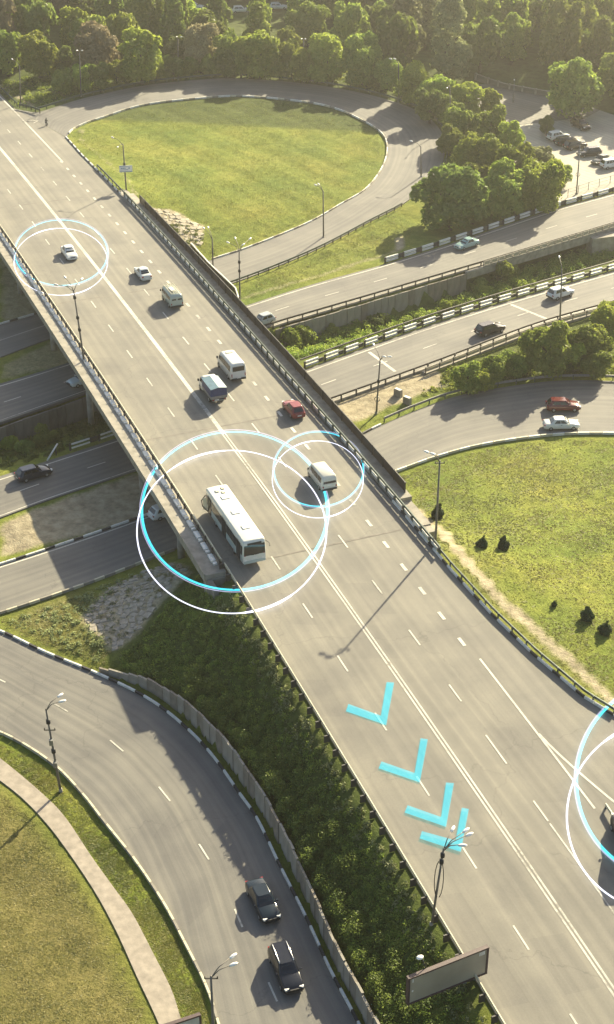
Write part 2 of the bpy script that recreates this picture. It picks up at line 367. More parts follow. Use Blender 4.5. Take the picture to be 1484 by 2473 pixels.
# pale pedestrian path and parking lot
pthL = path([(-120, 1800), (0, 1886), (55, 1930), (102, 1978), (150, 2038), (225, 2148), (280, 2248), (330, 2358), (382, 2470), (450, 2640), (540, 2900), (640, 3250)])
pthR = path([(-120, 1745), (0, 1832), (105, 1920), (160, 1978), (220, 2068), (270, 2138), (320, 2208), (370, 2303), (415, 2393), (440, 2470), (500, 2640), (585, 2900), (680, 3250)])
pm, _, _ = road_mesh('footpath', pthL, pthR, MAT['pathc'], n=120, k=3, dz=.05)
footpath = struct(obj('footpath', pm))
lotL = path([(1130, 205), (1215, 200), (1330, 225), (1440, 262), (1640, 330)], smooth=False)
lotR = path([(1170, 320), (1230, 430), (1270, 500), (1390, 478), (1640, 408)], smooth=False)
lm, _, _ = road_mesh('parking_lot', lotL, lotR, MAT['lot'], n=60, k=20, dz=.02)
lot = struct(obj('parking_lot', lm))

ym, _, _ = road_mesh('yard', path([(1130, 205), (1215, 200), (1330, 225), (1450, 266)], smooth=False), path([(1160, 290), (1240, 303), (1300, 296), (1420, 282)], smooth=False), MAT['asphalt_low'], n=30, k=8, dz=.06)
yard = struct(obj('yard', ym))

# ---------------------------------------------------------------- terrain: fixed at the roads, relaxed in between
def sof(p): return (p.x-A0.x)*U2.x+(p.y-A0.y)*U2.y
def px_of(x, y, z):
    dep = y*cp-(z-CAM_H)*sp; return CX+FPX*x/dep, CY-FPX*(y*sp+(z-CAM_H)*cp)/dep
stamp_strip(BR['loop'][1], BR['loop'][2]); stamp_strip(roadB_U, roadB_D, .8); stamp_strip(roadC_U, roadC_D)
stamp_strip(roadA_U, roadA_D, .5, keep=lambda p: px_of(p.x, p.y, 0)[0] < 1110)
stamp_strip(rampO, rampI, .9); stamp_strip(pthL, pthR, .5, .05); stamp_strip(lotL, lotR, .5)
stamp_strip(mainL, mainR, 1.0, .16, keep=lambda p: sof(p) < S0-2 or sof(p) > S1+1)
ROADN = len(STAMP)
ditch = path([(690, 835, -3.2), (800, 818, -3.2), (920, 790, -3.2), (1050, 752, -3.2), (1180, 708, -3.2), (1300, 663, -3.2), (1400, 625, -3.2), (1500, 592, -3.2), (1640, 550, -3.2)])
stamp_strip(shift(ditch, -2.5), shift(ditch, 2.5), 0, 0)
sA = [p for p in roadA_D if 640 < px_of(p.x, p.y, 0)[0] < 1130]
a1, a2 = shift(sA, 1.4), shift(sA, 3.6)
stamp_strip([Vector((p.x, p.y, -3.1)) for p in a1], [Vector((p.x, p.y, -3.2)) for p in a2], 0, 0)
d2 = path([(260, 985, -3.2), (100, 1040, -3.2), (0, 1075, -3.2), (-160, 1130, -3.2)]); stamp_strip(shift(d2, -2), shift(d2, 2), 0, 0)
dA = path([(1190, 620, -3.4), (1330, 580, -3.4), (1484, 535, -3.4), (1640, 490, -3.4)]); stamp_strip(shift(dA, -3.5), shift(dA, 3.5), 0, 0)
wall_px = [(240, 1622), (340, 1655), (420, 1706), (485, 1766), (545, 1832), (600, 1908), (645, 1977), (690, 2063), (742, 2168), (780, 2255), (817, 2338), (887, 2470), (970, 2640), (1085, 2890), (1220, 3220)]
wallP = path(wall_px); wallH = lambda f: float(np.interp(f, [0, .065, .16, .28, .57, 1], [.5, 1.1, 2.0, 2.4, 2.1, 1.8]))
wp = resample(wallP, step=.3)
for i, p in enumerate(wp):
    h = wallH(i/(len(wp)-1)); q = shift(wp[max(0, i-1):i+2], -1)[min(i, 1)]
    d = (q-p)
    for k in np.arange(.5, 2.2, .4): STAMP.append((p.x+d.x*k, p.y+d.y*k, h-.25+.12*k))
    for k in np.arange(-1.2, .2, .4): STAMP.append((p.x+d.x*k, p.y+d.y*k, -.13))
for s in (31.5, 147.5):                  # abutment shelves under the span ends
    for o in np.arange(-10.5, 13.5, .5): p = M(s, o); STAMP.append((p.x, p.y, p.z-1.6))
STEP = .8
gx = np.arange(-104, 104.1, STEP); gy = np.arange(46, 500.1, STEP); NX, NY = len(gx), len(gy)
S = np.array(STAMP); ix = np.round((S[:, 0]-gx[0])/STEP).astype(int); iy = np.round((S[:, 1]-gy[0])/STEP).astype(int)
ok = (ix >= 0) & (ix < NX) & (iy >= 0) & (iy < NY); ix, iy, sz = ix[ok], iy[ok], S[ok, 2]
Z = np.full((NY, NX), np.nan); lo = np.full((NY, NX), 99.0)
np.minimum.at(lo, (iy, ix), sz); fixed = lo < 98; Z[fixed] = lo[fixed]
bord = np.zeros_like(fixed); bord[0, :] = bord[-1, :] = bord[:, 0] = bord[:, -1] = True
yy = np.repeat(gy[:, None], NX, 1); xx = np.repeat(gx[None, :], NY, 0)
far = (yy > 330) & ~fixed
Z[far] = 1.5; hold = fixed | far
bz = np.where(yy > 230, 1.5, .5); b2 = bord & ~hold; Z[b2] = bz[b2]; hold |= b2
# coarse-to-fine relaxation
def relax(Z, hold, it):
    for _ in range(it):
        P = np.pad(Z, 1, mode='edge'); A = .25*(P[:-2, 1:-1]+P[2:, 1:-1]+P[1:-1, :-2]+P[1:-1, 2:]); Z = np.where(hold, Z, A)
    return Z
def solve(Z, hold, lev):
    if lev > 0 and min(Z.shape) > 16:
        h2, w2 = (Z.shape[0]+1)//2, (Z.shape[1]+1)//2
        Zp = np.full((h2*2, w2*2), np.nan); hp = np.zeros((h2*2, w2*2), bool); Zp[:Z.shape[0], :Z.shape[1]] = Z; hp[:Z.shape[0], :Z.shape[1]] = hold
        zz = np.where(hp, Zp, 0).reshape(h2, 2, w2, 2).sum((1, 3)); c = hp.reshape(h2, 2, w2, 2).sum((1, 3))
        zc = np.where(c > 0, zz/np.maximum(c, 1), 0.0); zc = solve(zc, c > 0, lev-1)
        up = np.repeat(np.repeat(zc, 2, 0), 2, 1)[:Z.shape[0], :Z.shape[1]]
        Z = np.where(hold, Z, up)
    else: Z = np.where(hold, Z, 0.0)
    return relax(Z, hold, 120)
Z = solve(Z, hold, 5)
bumps = sum(a*np.sin(xx*f+p)*np.sin(yy*f*.9+q) for a, f, p, q in ((.14, .35, 1, 2), (.09, .8, 0, 1), (.06, 1.7, 2, 0)))
Z = np.where(fixed, Z, Z+bumps)
def tz(x, y):
    fx = min(max((x-gx[0])/STEP, 0), NX-1.001); fy = min(max((y-gy[0])/STEP, 0), NY-1.001)
    i, j = int(fx), int(fy); a, b = fx-i, fy-j
    return float((Z[j, i]*(1-a)+Z[j, i+1]*a)*(1-b)+(Z[j+1, i]*(1-a)+Z[j+1, i+1]*a)*b)
def G(x, y, dz=0.0):                     # surveyed point on the terrain, dz above it
    z = 0.0
    for _ in range(30): p = W(x, y, z+dz); z = .5*z+.5*tz(p.x, p.y)
    p = W(x, y, z+dz); return p
# cover masks: sand / dry grass / shade weeds
def inside(poly, X, Y):
    P = [(p.x, p.y) for p in poly]; r = np.zeros(X.shape, bool); j = len(P)-1
    for i in range(len(P)):
        xi, yi = P[i]; xj, yj = P[j]
        with np.errstate(divide='ignore', invalid='ignore'):
            c = ((yi > Y) != (yj > Y)) & (X < (xj-xi)*(Y-yi)/(yj-yi+1e-12)+xi)
        r ^= c; j = i
    return r
def blur(a, n):
    for _ in range(n):
        P = np.pad(a, 1, mode='edge'); a = (P[1:-1, 1:-1]*2+P[:-2, 1:-1]+P[2:, 1:-1]+P[1:-1, :-2]+P[1:-1, 2:])/6
    return a
sand = np.zeros((NY, NX)); dry = np.zeros((NY, NX)); weed = np.zeros((NY, NX))
def region(px, arr, v=1.0, z=0.0): arr[inside([G(*p) for p in px], xx, yy)] = v
region([(780, 985), (900, 935), (1050, 885), (1080, 930), (1000, 960), (870, 1015), (810, 1030)], sand, .95)
region([(0, 1260), (330, 1140), (450, 1180), (400, 1240), (0, 1350)], sand, .8)
region([(0, 880), (140, 815), (240, 880), (110, 895), (0, 920)], sand, .55)
region([(0, 580), (60, 650), (110, 755), (0, 785)], sand, .6)
region([(570, 730), (742, 680), (960, 612), (960, 600), (742, 668), (580, 715)], sand, .5)
region([(185, 1490), (265, 1415), (430, 1350), (470, 1380), (410, 1440), (330, 1545), (270, 1585), (230, 1550)], sand, .75)
region([(345, 495), (420, 505), (495, 545), (480, 600), (430, 600)], sand, .8)
region([(955, 575), (975, 560), (985, 590), (962, 610)], sand, .9)
region([(0, 1500), (120, 1540), (200, 1420), (60, 1470)], sand, .35)
region([(0, 1900), (90, 1990), (220, 2170), (330, 2390), (400, 2560), (-60, 2560), (-60, 1860)], dry, 1.0)
region([(0, 1500), (200, 1400), (250, 1600), (120, 1570)], dry, .7)
region([(960, 1195), (1060, 1330), (1200, 1490), (1484, 1730), (1484, 1690), (1250, 1480), (1090, 1290)], dry, .5)
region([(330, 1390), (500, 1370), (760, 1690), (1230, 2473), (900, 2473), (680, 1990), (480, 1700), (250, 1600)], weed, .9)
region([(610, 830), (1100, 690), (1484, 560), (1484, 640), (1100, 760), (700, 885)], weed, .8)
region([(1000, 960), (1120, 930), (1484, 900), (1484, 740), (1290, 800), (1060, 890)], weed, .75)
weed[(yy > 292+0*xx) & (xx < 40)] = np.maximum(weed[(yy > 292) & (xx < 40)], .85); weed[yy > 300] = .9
def trail(px, w, v):                     # trodden earth footpaths
    P = resample([G(*p) for p in px], step=.4)
    for p in P:
        d = np.hypot(xx-p.x, yy-p.y); np.maximum(sand, np.where(d < w, v, 0), out=sand)
trail([(962, 1203), (1020, 1245), (1070, 1285), (1110, 1335), (1190, 1425), (1290, 1520), (1370, 1590), (1430, 1650), (1500, 1710)], .75, .95)
trail([(195, 310), (200, 345), (240, 375), (300, 425), (322, 455), (330, 487)], .55, .6)
trail([(0, 205), (60, 245), (80, 255)], .8, .7)
sand, dry, weed = blur(sand, 1), blur(dry, 5), blur(weed, 3)
ex = np.concatenate([[-2500, -600, -200], gx, [200, 600, 2500]]); ey = np.concatenate([[-1500, -200, 20], gy, [600, 1200, 4000]])
pad = lambda a: np.pad(a, 3, mode='edge')
GX, GY = np.meshgrid(ex, ey); ZZ = pad(Z); ny, nx = GX.shape
idx = np.arange(ny*nx).reshape(ny, nx)
Fq = np.stack([idx[:-1, :-1], idx[:-1, 1:], idx[1:, 1:], idx[1:, :-1]], -1).reshape(-1, 4)
tm = np_mesh('ground', np.stack([GX, GY, ZZ], -1).reshape(-1, 3), Fq, MAT['terrain'], smooth=True)
ca = tm.color_attributes.new('cover', 'FLOAT_COLOR', 'POINT')
cc = np.stack([pad(sand), pad(dry), pad(weed), np.ones_like(ZZ)], -1).astype(np.float32); ca.data.foreach_set('color', cc.ravel())
ground = struct(obj('ground', tm))

# ---------------------------------------------------------------- paint on the roads
def strip_mesh(P, w, dz=.012, mat='paint', step=1.5):
    P = resample(P, step=step); a = shift(P, -w/2); b = shift(P, w/2)
    V = [(p.x, p.y, p.z+dz) for q in zip(a, b) for p in q]; F = [(2*i, 2*i+1, 2*i+3, 2*i+2) for i in range(len(P)-1)]
    return MB().add(V, F).mesh('lane_line', MAT[mat])
def line(road, P, w=.13, name='lane_line', dz=.012): return obj(name, strip_mesh(P, w, dz), road)
def dash_mesh(l, w): return MB().box((0, 0, 0), (l, w, .008)).mesh('lane_dash', MAT['paint'])
DM = {}
def dash(road, a, b, w=.14, dz=.012):
    L = (b-a).length; key = (round(L, 1), w)
    if key not in DM: DM[key] = dash_mesh(key[0], w)
    d = (b-a); c = (a+b)/2
    obj('lane_dash', DM[key], road, (c.x, c.y, c.z+dz), (0, -math.asin(d.z/L), math.atan2(d.y, d.x)))
MR = ROAD['main']
line(MR, [M(s, 0) for s in range(-140, 121)], .5)
for o in (-.17, .17): line(MR, [M(s, o) for s in range(120, 244)], .17)
for k in range(-20, 22):
    s = 50.3+8.72*k
    if abs(s-138) < 1: continue
    dash(MR, M(s, -4.0), M(s+2.5, -4.0), .16)
    if s < 186: dash(MR, M(s-1.2, 3.9), M(s+1.3, 3.9), .16)
for k in range(-3, 43):
    s = 16.7+4.37*(k+1)
    if 12 < s < 166: dash(MR, M(s, 7.8), M(s+1.25, 7.8), .34)
line(MR, [M(s, 8.05) for s in np.arange(-150, 13.5, .5)], .3)
line(MR, [M(s, 8.25) for s in np.arange(168.8, 190, .5)], .2)
line(MR, [M(s, 8.35+max(0, (s-180))**1.35*.085) for s in np.arange(180, 240, .5)], .22)
line(MR, [M(s, 3.9) for s in np.arange(190, 240, .5)], .14)
dash(MR, M(178.5, 3.9), M(181, 3.9), .16); dash(MR, M(187.2, 3.9), M(189.7, 3.9), .16)
g = [M(-15, 8.3), M(-11.5, 11.2), M(-6, 8.4)]
line(ROAD['loop'], [W(60, 290, 2.9), W(92, 291, 3.1)], .25, dz=.02); line(ROAD['loop'], [W(92, 291, 3.1), W(75, 300, 3.0)], .25, dz=.02)
def mid(L, R, f, n=200): return [a.lerp(b, f) for a, b in zip(resample(L, n), resample(R, n))]
def dashes(road, P, pairs, w=.14):
    for (a, b) in pairs: dash(road, a, b, w)
def dash_run(road, P, per, ln, start, w=.14, x0=-200, x1=1700):
    P = resample(P, step=.5); i = int(start/.5); st = int(per/.5); l = int(ln/.5)
    while i+l < len(P):
        dash(road, P[i], P[i+l], w); i += st
cA = mid(roadA_U, roadA_D, .52); dash_run(ROAD['A'], cA, 9.0, 2.5, 1.0)
cB = mid(roadB_U, roadB_D, .53); dash_run(ROAD['B'], cB, 9.0, 2.5, 2.0)
line(ROAD['A'], mid(roadA_U, roadA_D, .07), .2); line(ROAD['B'], mid(roadB_U, roadB_D, .09), .2); line(ROAD['B'], mid(roadB_U, roadB_D, .96), .16)
line(ROAD['A'], mid(roadA_U, roadA_D, .95), .12)
line(ROAD['C'], mid(roadC_U, roadC_D, .05)[:90], .2)
lo_c = mid(loopI, loopO, .5); line(ROAD['loop'], [p for p in lo_c if px_of(p.x, p.y, p.z)[0] < 430 and p.z < .05], .14)
for a, b in (((-40, 1640), (0, 1641)), ): pass
for a, b in (((-10, 1637), (13, 1648)), ((129, 1699), (164, 1719)), ((266, 1788), (298, 1815)), ((384, 1901), (411, 1935)), ((481, 2039), (505, 2077)), ((567, 2196), (586, 2240)), ((649, 2373), (670, 2420))):
    dash(ROAD['E'], W(*a), W(*b), .15)
for a, b in (((1235, 735), (1322, 770)), ((892, 850), (955, 897))):   # paint across carriageway: worn joint bands
    line(ROAD['B'], [W(*a), W(*b)], .45)

# ---------------------------------------------------------------- kerbs of painted stones
KM = {k: MB().box((0, 0, .06), (.96, .19, .32), top=.985).mesh('kerb_stone', MAT[m]) for k, m in (('w', 'white'), ('b', 'black'), ('c', 'cream'), ('g', 'concrete'))}
def kerb(road, P, pat='wwwb', ln=1.0, off=0.0, dz=0.0):
    P = resample(shift(P, off) if off else P, step=ln)
    for i, (a, b) in enumerate(zip(P, P[1:])):
        d = b-a; c = (a+b)/2
        obj('kerb_stone', KM[pat[i % len(pat)]], road, (c.x, c.y, c.z+dz), (0, -math.asin(d.z/d.length), math.atan2(d.y, d.x)), (d.length, 1, 1))
vis = lambda P, f: [p for p in P if f(*px_of(p.x, p.y, p.z))]
kerb(ROAD['E'], vis(rampO, lambda x, y: x > -40), 'wwb', 1.15, -.1)
kerb(ROAD['E'], vis(rampI, lambda x, y: x > -40), 'cccg', 1.2, .1)
kerb(MR, [M(s, redge(s)) for s in np.arange(141, 200, .5)], 'wwb', 1.1, -.1)
kerb(MR, [M(s, redge(s)) for s in np.arange(-2, 35, .5)], 'wwb', 1.0, -.1)
kerb(ROAD['loop'], vis(loopI, lambda x, y: x > 165 and not (x < 500 and y > 500)), 'wwcg', 1.2, .1)
kerb(ROAD['C'], vis(roadC_D, lambda x, y: x > 925), 'cw', 1.6, .1)
kerb(ROAD['C'], vis(roadC_U, lambda x, y: 840 < x < 925), 'wb', 1.6, -.1)
kerb(ROAD['C'], vis(roadC_U, lambda x, y: x < 420), 'wwb', 1.15, -.1)
kerb(ROAD['C'], vis(roadC_D, lambda x, y: x < 430), 'cg', 1.3, .1)
kerb(ROAD['loop'], vis(loopI, lambda x, y: x < 200 and y > 600), 'wwb', 1.3, .1)

# ---------------------------------------------------------------- the overpass bridge
def sweep(mb, P, z0, z1, th, m=0, off=0.0):
    P = shift(P, off) if off else P
    a = shift(P, -th/2); b = shift(P, th/2); n = len(P); V = []; F = []
    for p, q in zip(a, b): V += [(p.x, p.y, p.z+z0), (q.x, q.y, q.z+z0), (q.x, q.y, q.z+z1), (p.x, p.y, p.z+z1)]
    for i in range(n-1):
        for k in range(4): F.append((4*i+k, 4*i+4+k, 4*i+4+(k+1) % 4, 4*i+(k+1) % 4))
    F += [(0, 1, 2, 3), (4*n-1, 4*n-2, 4*n-3, 4*n-4)]
    return mb.add(V, F, m)
def bandm(mb, s0, s1, o0, o1, z0, z1, m=0):
    return sweep(mb, [M(s, (o0+o1)/2) for s in np.linspace(s0, s1, max(2, int((s1-s0)/2)))], z0, z1, abs(o1-o0), m)
bridge = thing('overpass_bridge', 'concrete road bridge carrying the wide main road over the lower carriageways', 'bridge')
mb = MB(); bandm(mb, S0-1, S1, -11.2, 14.1, -.62, -.36); mb.build('deck_slab', MAT['concrete'], bridge)
mb = MB(); bandm(mb, S0-6, S1+1.2, -11.35, -9.22, -.7, .1); mb.build('footway_slab', MAT['concrete'], bridge)
mb = MB(); bandm(mb, S0+2, S1-5, 12.0, 14.2, -.7, .12); mb.build('footway_slab', MAT['concrete'], bridge)
for o in (-10.6, -6.6, -2.6, 1.4, 5.4, 9.4, 13.4):
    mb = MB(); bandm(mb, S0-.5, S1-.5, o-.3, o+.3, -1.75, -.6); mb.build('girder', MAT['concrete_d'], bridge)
mb = MB(); bandm(mb, S0-6, S1+1, -11.5, -11.36, -.75, .16); mb.build('edge_beam', MAT['concrete'], bridge)
for s in (56.0, 76.0, 95.0, 118.5, 133.0):
    mb = MB(); c = M(s, 1.4); d = M(s, 13)-M(s, -10.2)
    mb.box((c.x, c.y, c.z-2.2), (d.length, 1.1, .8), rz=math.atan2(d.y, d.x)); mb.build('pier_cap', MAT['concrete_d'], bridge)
    for o in (-9.6, -2.5, 5, 12):
        c = M(s, o); z0 = tz(c.x, c.y)-.3
        MB().tube([(c.x, c.y, z0), (c.x, c.y, c.z-2.6)], .42, 10).build('pier_column', MAT['concrete'], bridge)
for s, w in ((S0-1.2, 1.6), (S1+.6, 1.5)):
    mb = MB(); c = M(s, 1.4); d = M(s, 14)-M(s, -11.2)
    mb.box((c.x, c.y, c.z-2.6), (d.length, w, 4.3), rz=math.atan2(d.y, d.x)); mb.build('abutment', MAT['concrete'], bridge)
mb = MB(); c = M(S1+2.2, -11.0); mb.box((c.x, c.y, c.z-1.6), (2.4, .5, 2.4), rz=math.atan2(U2.y, U2.x)); mb.build('wing_wall', MAT['concrete_d'], bridge)
for s in (33.2, 75.6, 118.2, 146.4): line(MR, [M(s, -8.9), M(s, 0), M(s, 11.7)], .22, 'expansion_joint', .009).data.materials.clear()
for o in list(MR.children):
    if o.name.startswith('expansion_joint'): o.data.materials.append(MAT['concrete_d'])

# ---------------------------------------------------------------- guard rails and fences
PM = {}
def pmesh(key, dims, mat, top=1.0):
    k = (key, dims, mat)
    if k not in PM: PM[k] = MB().box((0, 0, 0), dims, top=top).mesh(key, MAT[mat])
    return PM[k]
def put(name, me, par, p, d, dz=0.0, off=0.0, sx=1.0, pitch=True):
    n = Vector((d.y, -d.x, 0)).normalized()*off
    obj(name, me, par, (p.x+n.x, p.y+n.y, p.z+dz), (0, -math.asin(max(-1, min(1, d.z/max(d.length, 1e-6)))) if pitch else 0, math.atan2(d.y, d.x)), (sx, 1, 1))
def guard(name, label, cat, P, sp=2.2, posts=None, beams=(), plates=(), group=None):
    t = thing(name, label, cat, (0, 0, 0), 0, group)
    Q = resample(P, step=sp); F = resample(P, step=1.2)
    for (nm, z0, z1, th, mat, off) in beams:
        mb = MB(); sweep(mb, F, z0, z1, th, 0, off); mb.build(nm, MAT[mat], t)
    for i, a in enumerate(Q):
        d = (Q[i+1]-a) if i+1 < len(Q) else (a-Q[i-1])
        if posts:
            nm, dims, mat, off = posts; put(nm, pmesh(nm, dims, mat), t, a, d, dims[2]/2-.1, off, pitch=False)
        if i+1 < len(Q):
            for (nm, l0, l1, z0, z1, th, mat, off) in plates:
                f0, f1 = l0/sp, l1/sp; c = a.lerp(Q[i+1], (f0+f1)/2); L = d.length*(f1-f0)
                put(nm, pmesh(nm, (1.0, th, z1-z0), mat), t, c, d, (z0+z1)/2, off, L)
    return t
mainpath = lambda s0, s1, o: [M(s, o if not callable(o) else o(s)) for s in np.arange(s0, s1+.01, 1.0)]
guard('guard_rail', 'cream topped guard rail with white blocks as sunlit patches along the left edge of the bridge', 'guard rail', mainpath(-60, 146, -9.35), 2.3,
      ('post', (.16, .16, .95), 'darkrail', .12), [('top_rail', .55, .84, .1, 'cream', -.06), ('back_rail', .5, .62, .1, 'darkrail', .14)],
      [('sun_patch_block', .25, 1.55, -.02, .32, .5, 'white', .5), ('sun_patch_block', 1.75, 2.1, -.02, .3, .42, 'white', .5)])  # white blocks stand in for sunlight patches on white kerb under the rail
guard('guard_rail', 'cream guard rail on dark brackets between the shrub embankment and the main road', 'guard rail', mainpath(146.6, 236, -9.2), 2.0,
      ('post', (.12, .5, .75), 'darkrail', .26), [('top_rail', .48, .78, .09, 'cream', -.05)])
guard('parapet_rail', 'black and white parapet rail with a green handrail along the right side of the bridge', 'parapet', mainpath(-20+56, 152, lambda s: redge(s)+.35), 2.15,
      ('post', (.12, .14, 1.0), 'greenrail', .1), [('handrail', .62, .92, .12, 'greenrail', 0)],
      [('white_panel', .0, 1.55, .05, .5, .26, 'white', -.1), ('black_panel', 1.55, 2.15, .05, .46, .2, 'black', -.1)])
guard('guard_rail', 'low dark green guard rail beside the footpath where the parapet ends', 'guard rail', mainpath(152, 180, lambda s: redge(s)+.4), 2.4,
      ('post', (.12, .12, .7), 'greenrail', .06), [('top_rail', .34, .62, .08, 'greenrail', 0)])
guard('screen_fence', 'dark smoked screen fence on the outer edge of the bridge footway', 'fence', mainpath(40, 140.5, 13.9), 2.9,
      ('screen_post', (.09, .12, 1.5), 'darkrail', .08), [('top_bar', 1.24, 1.32, .1, 'darkrail', 0)],
      [('screen_panel', .06, 2.84, .1, 1.22, .05, 'screen', 0)])
guard('guard_rail', 'green guard rail on the kerb corner above the bridge start', 'guard rail', mainpath(19, 40, lambda s: redge(s)+.5), 2.3,
      ('post', (.12, .12, .8), 'greenrail', .06), [('top_rail', .4, .7, .09, 'greenrail', 0)])
guard('guard_rail', 'green guard rail around the outside of the loop under the trees', 'guard rail', shift(vis(loopO, lambda x, y: x > 85 and y < 500 and not (x > 960 and y > 480)), -.5), 2.4,
      ('post', (.12, .12, .85), 'greenrail', -.05), [('top_rail', .42, .76, .09, 'greenrail', 0)])
guard('guard_rail', 'short green guard rail at the nose where the loop joins the main road', 'guard rail', [W(48, 259, 2.6), W(70, 262, 2.7), W(97, 272, 2.9)], 1.6,
      ('post', (.14, .14, .9), 'darkrail', .05), [('top_rail', .4, .76, .1, 'greenrail', 0)])
guard('guard_rail', 'guard rail along the main road above the loop nose at the frame edge', 'guard rail', [M(s, 9.4) for s in np.arange(-90, -27, 1.0)], 2.4,
      ('post', (.12, .12, .85), 'greenrail', .05), [('top_rail', .42, .76, .09, 'greenrail', 0)])
guard('guard_rail', 'dark guard rail beside the green strip between the loop exit and the upper carriageway', 'guard rail', shift(vis(loopO, lambda x, y: 540 < x < 972 and y > 480), -.4), 2.2,
      ('post', (.12, .12, .75), 'darkrail', 0), [('top_rail', .4, .66, .09, 'greenrail', 0)])
pA = shift(vis(roadA_U, lambda x, y: 930 < x < 1600), -.5)
guard('parapet_rail', 'black and white parapet along the far side of the upper carriageway', 'parapet', pA, 3.6,
      ('post', (.2, .2, .95), 'black', .0), [('back_rail', .5, .62, .08, 'darkrail', -.2)],
      [('white_panel', .2, 2.5, .05, .32, .22, 'white', 0), ('white_panel', .2, 2.5, .52, .84, .22, 'white', 0), ('black_panel', 2.55, 3.4, .1, .8, .14, 'black', 0)])
guard('guard_rail', 'dark guard rail with pale underside along the near side of the upper carriageway', 'guard rail', shift(vis(roadA_D, lambda x, y: 650 < x < 1600), .45), 2.6,
      ('post', (.14, .14, .95), 'darkrail', .05), [('top_rail', .55, .85, .12, 'darkrail', 0), ('kerb_beam', -.1, .18, .3, 'concrete', -.15)])
guard('mesh_railing', 'pinkish balustrade on the bridge part of the upper carriageway', 'railing', shift(vis(roadA_D, lambda x, y: 1118 < x < 1600), 1.1), 1.5,
      ('baluster', (.12, .1, 1.1), 'concrete', 0), [('handrail', .85, 1.0, .12, 'concrete', 0), ('base_rail', .1, .3, .14, 'concrete', 0)],
      [('railing_panel', .2, 1.3, .36, .8, .07, 'stone_l', 0)])
pB = shift(vis(roadB_U, lambda x, y: 735 < x < 1600), -.5)
guard('parapet_rail', 'black and white parapet along the far side of the middle carriageway', 'parapet', pB, 3.6,
      ('post', (.2, .2, .95), 'black', .0), [('rear_rail', .7, .9, .14, 'darkrail', -.9)],
      [('white_panel', .2, 2.4, .05, .32, .22, 'white', 0), ('white_panel', .2, 2.4, .54, .86, .22, 'white', 0), ('black_panel', 2.5, 3.3, .1, .6, .2, 'black', 0)])
guard('guard_rail', 'dark guard rail with open pale frames along the near side of the middle carriageway', 'guard rail', shift(vis(roadB_D, lambda x, y: 780 < x < 1600), .45), 2.5,
      ('post', (.16, .16, 1.0), 'darkrail', .1), [('top_rail', .6, .88, .12, 'darkrail', 0), ('kerb_beam', -.1, .2, .4, 'concrete', -.1)])
guard('mesh_railing', 'open pale railing outside the near guard rail of the middle carriageway', 'railing', shift(vis(roadB_D, lambda x, y: 985 < x < 1600), 1.5), 2.5,
      ('baluster', (.12, .1, 1.1), 'darkrail', 0), [('handrail', .8, .92, .12, 'concrete', 0), ('base_rail', -.25, .12, .8, 'concrete', -.35)],
      [('railing_panel', .15, 2.3, .3, .7, .06, 'stone_l', 0)])
pL = shift(vis(roadB_U, lambda x, y: 100 < x < 330), -.8)
guard('parapet_rail', 'broken black and white parapet beside the shaded carriageway left of the bridge', 'parapet', [p for p in pL if px_of(p.x, p.y, 0)[0] > 155], 3.4,
      ('post', (.2, .2, .9), 'black', 0), [], [('white_panel', .2, 2.3, .08, .24, .14, 'white', 0), ('white_panel', .2, 2.3, .6, .78, .14, 'white', 0), ('black_panel', 2.4, 3.2, .1, .7, .2, 'black', 0)])
a, b = W(113, 1100, .9), W(140, 1080, .9)
t = thing('loose_rail', 'bent white rail piece leaning at the end of the broken parapet', 'rail', a)
MB().tube([(0, 0, -.7), (b.x-a.x, b.y-a.y, .5)], .11, 5).build('rail_bar', MAT['white'], t); MB().box(((b.x-a.x)*.8, (b.y-a.y)*.8, -.35), (.14, .14, 1.1)).build('post', MAT['black'], t)
guard('guard_rail', 'grey green guard rail round the outer bend of the right hand slip road', 'guard rail', shift(vis(roadC_U, lambda x, y: 925 < x < 1630), -.4), 2.6,
      ('post', (.12, .12, .7), 'greenrail', 0), [('top_rail', .36, .68, .09, 'greymetal', 0)])
guard('mesh_fence', 'thin wire mesh fence at the near edge of the pale parking lot', 'fence', [W(1372, 476, 0), W(1430, 456, 0), W(1500, 436, 0), W(1580, 415, 0)], 2.6,
      ('fence_post', (.07, .07, 1.6), 'greymetal', 0), [('top_wire', 1.36, 1.42, .04, 'greymetal', 0), ('mid_wire', .8, .84, .03, 'greymetal', 0), ('low_wire', .2, .24, .03, 'greymetal', 0)])
guard('boundary_wall', 'low grey wall at the back of the shaded yard under the wood', 'wall', [G(1150, 192), G(1180, 203), G(1220, 216), G(1310, 232), G(1360, 240)], 3.0,
      ('wall_pier', (.4, .4, 1.5), 'concrete', 0), [('coping', 1.2, 1.3, .4, 'concrete', 0)], [('wall_panel', .2, 2.8, -.1, 1.2, .2, 'concrete_d', 0)])
# white edge of the loop exit beside the bridge screen
guard('guard_rail', 'white topped side barrier on the loop exit beside the dark screen', 'guard rail', [W(463, 603, 0.2), W(505, 650, .2), W(570, 712, .2), W(577, 735, .2)], 1.8,
      ('post', (.14, .14, 1.1), 'darkrail', .1), [('top_rail', .95, 1.15, .18, 'white', 0), ('lower_rail', .2, .9, .06, 'darkrail', .02)])
# kerb-side guard rail on the gore at the right edge
guard('guard_rail', 'cream end of a guard rail on the grassy gore at the right frame edge', 'guard rail', [W(1462, 1956, 5), W(1478, 1980, 5), W(1510, 2026, 4.9), W(1560, 2090, 4.8)], 1.6,
      ('post', (.14, .14, .8), 'darkrail', -.06), [('top_rail', .42, .74, .1, 'cream', 0)])

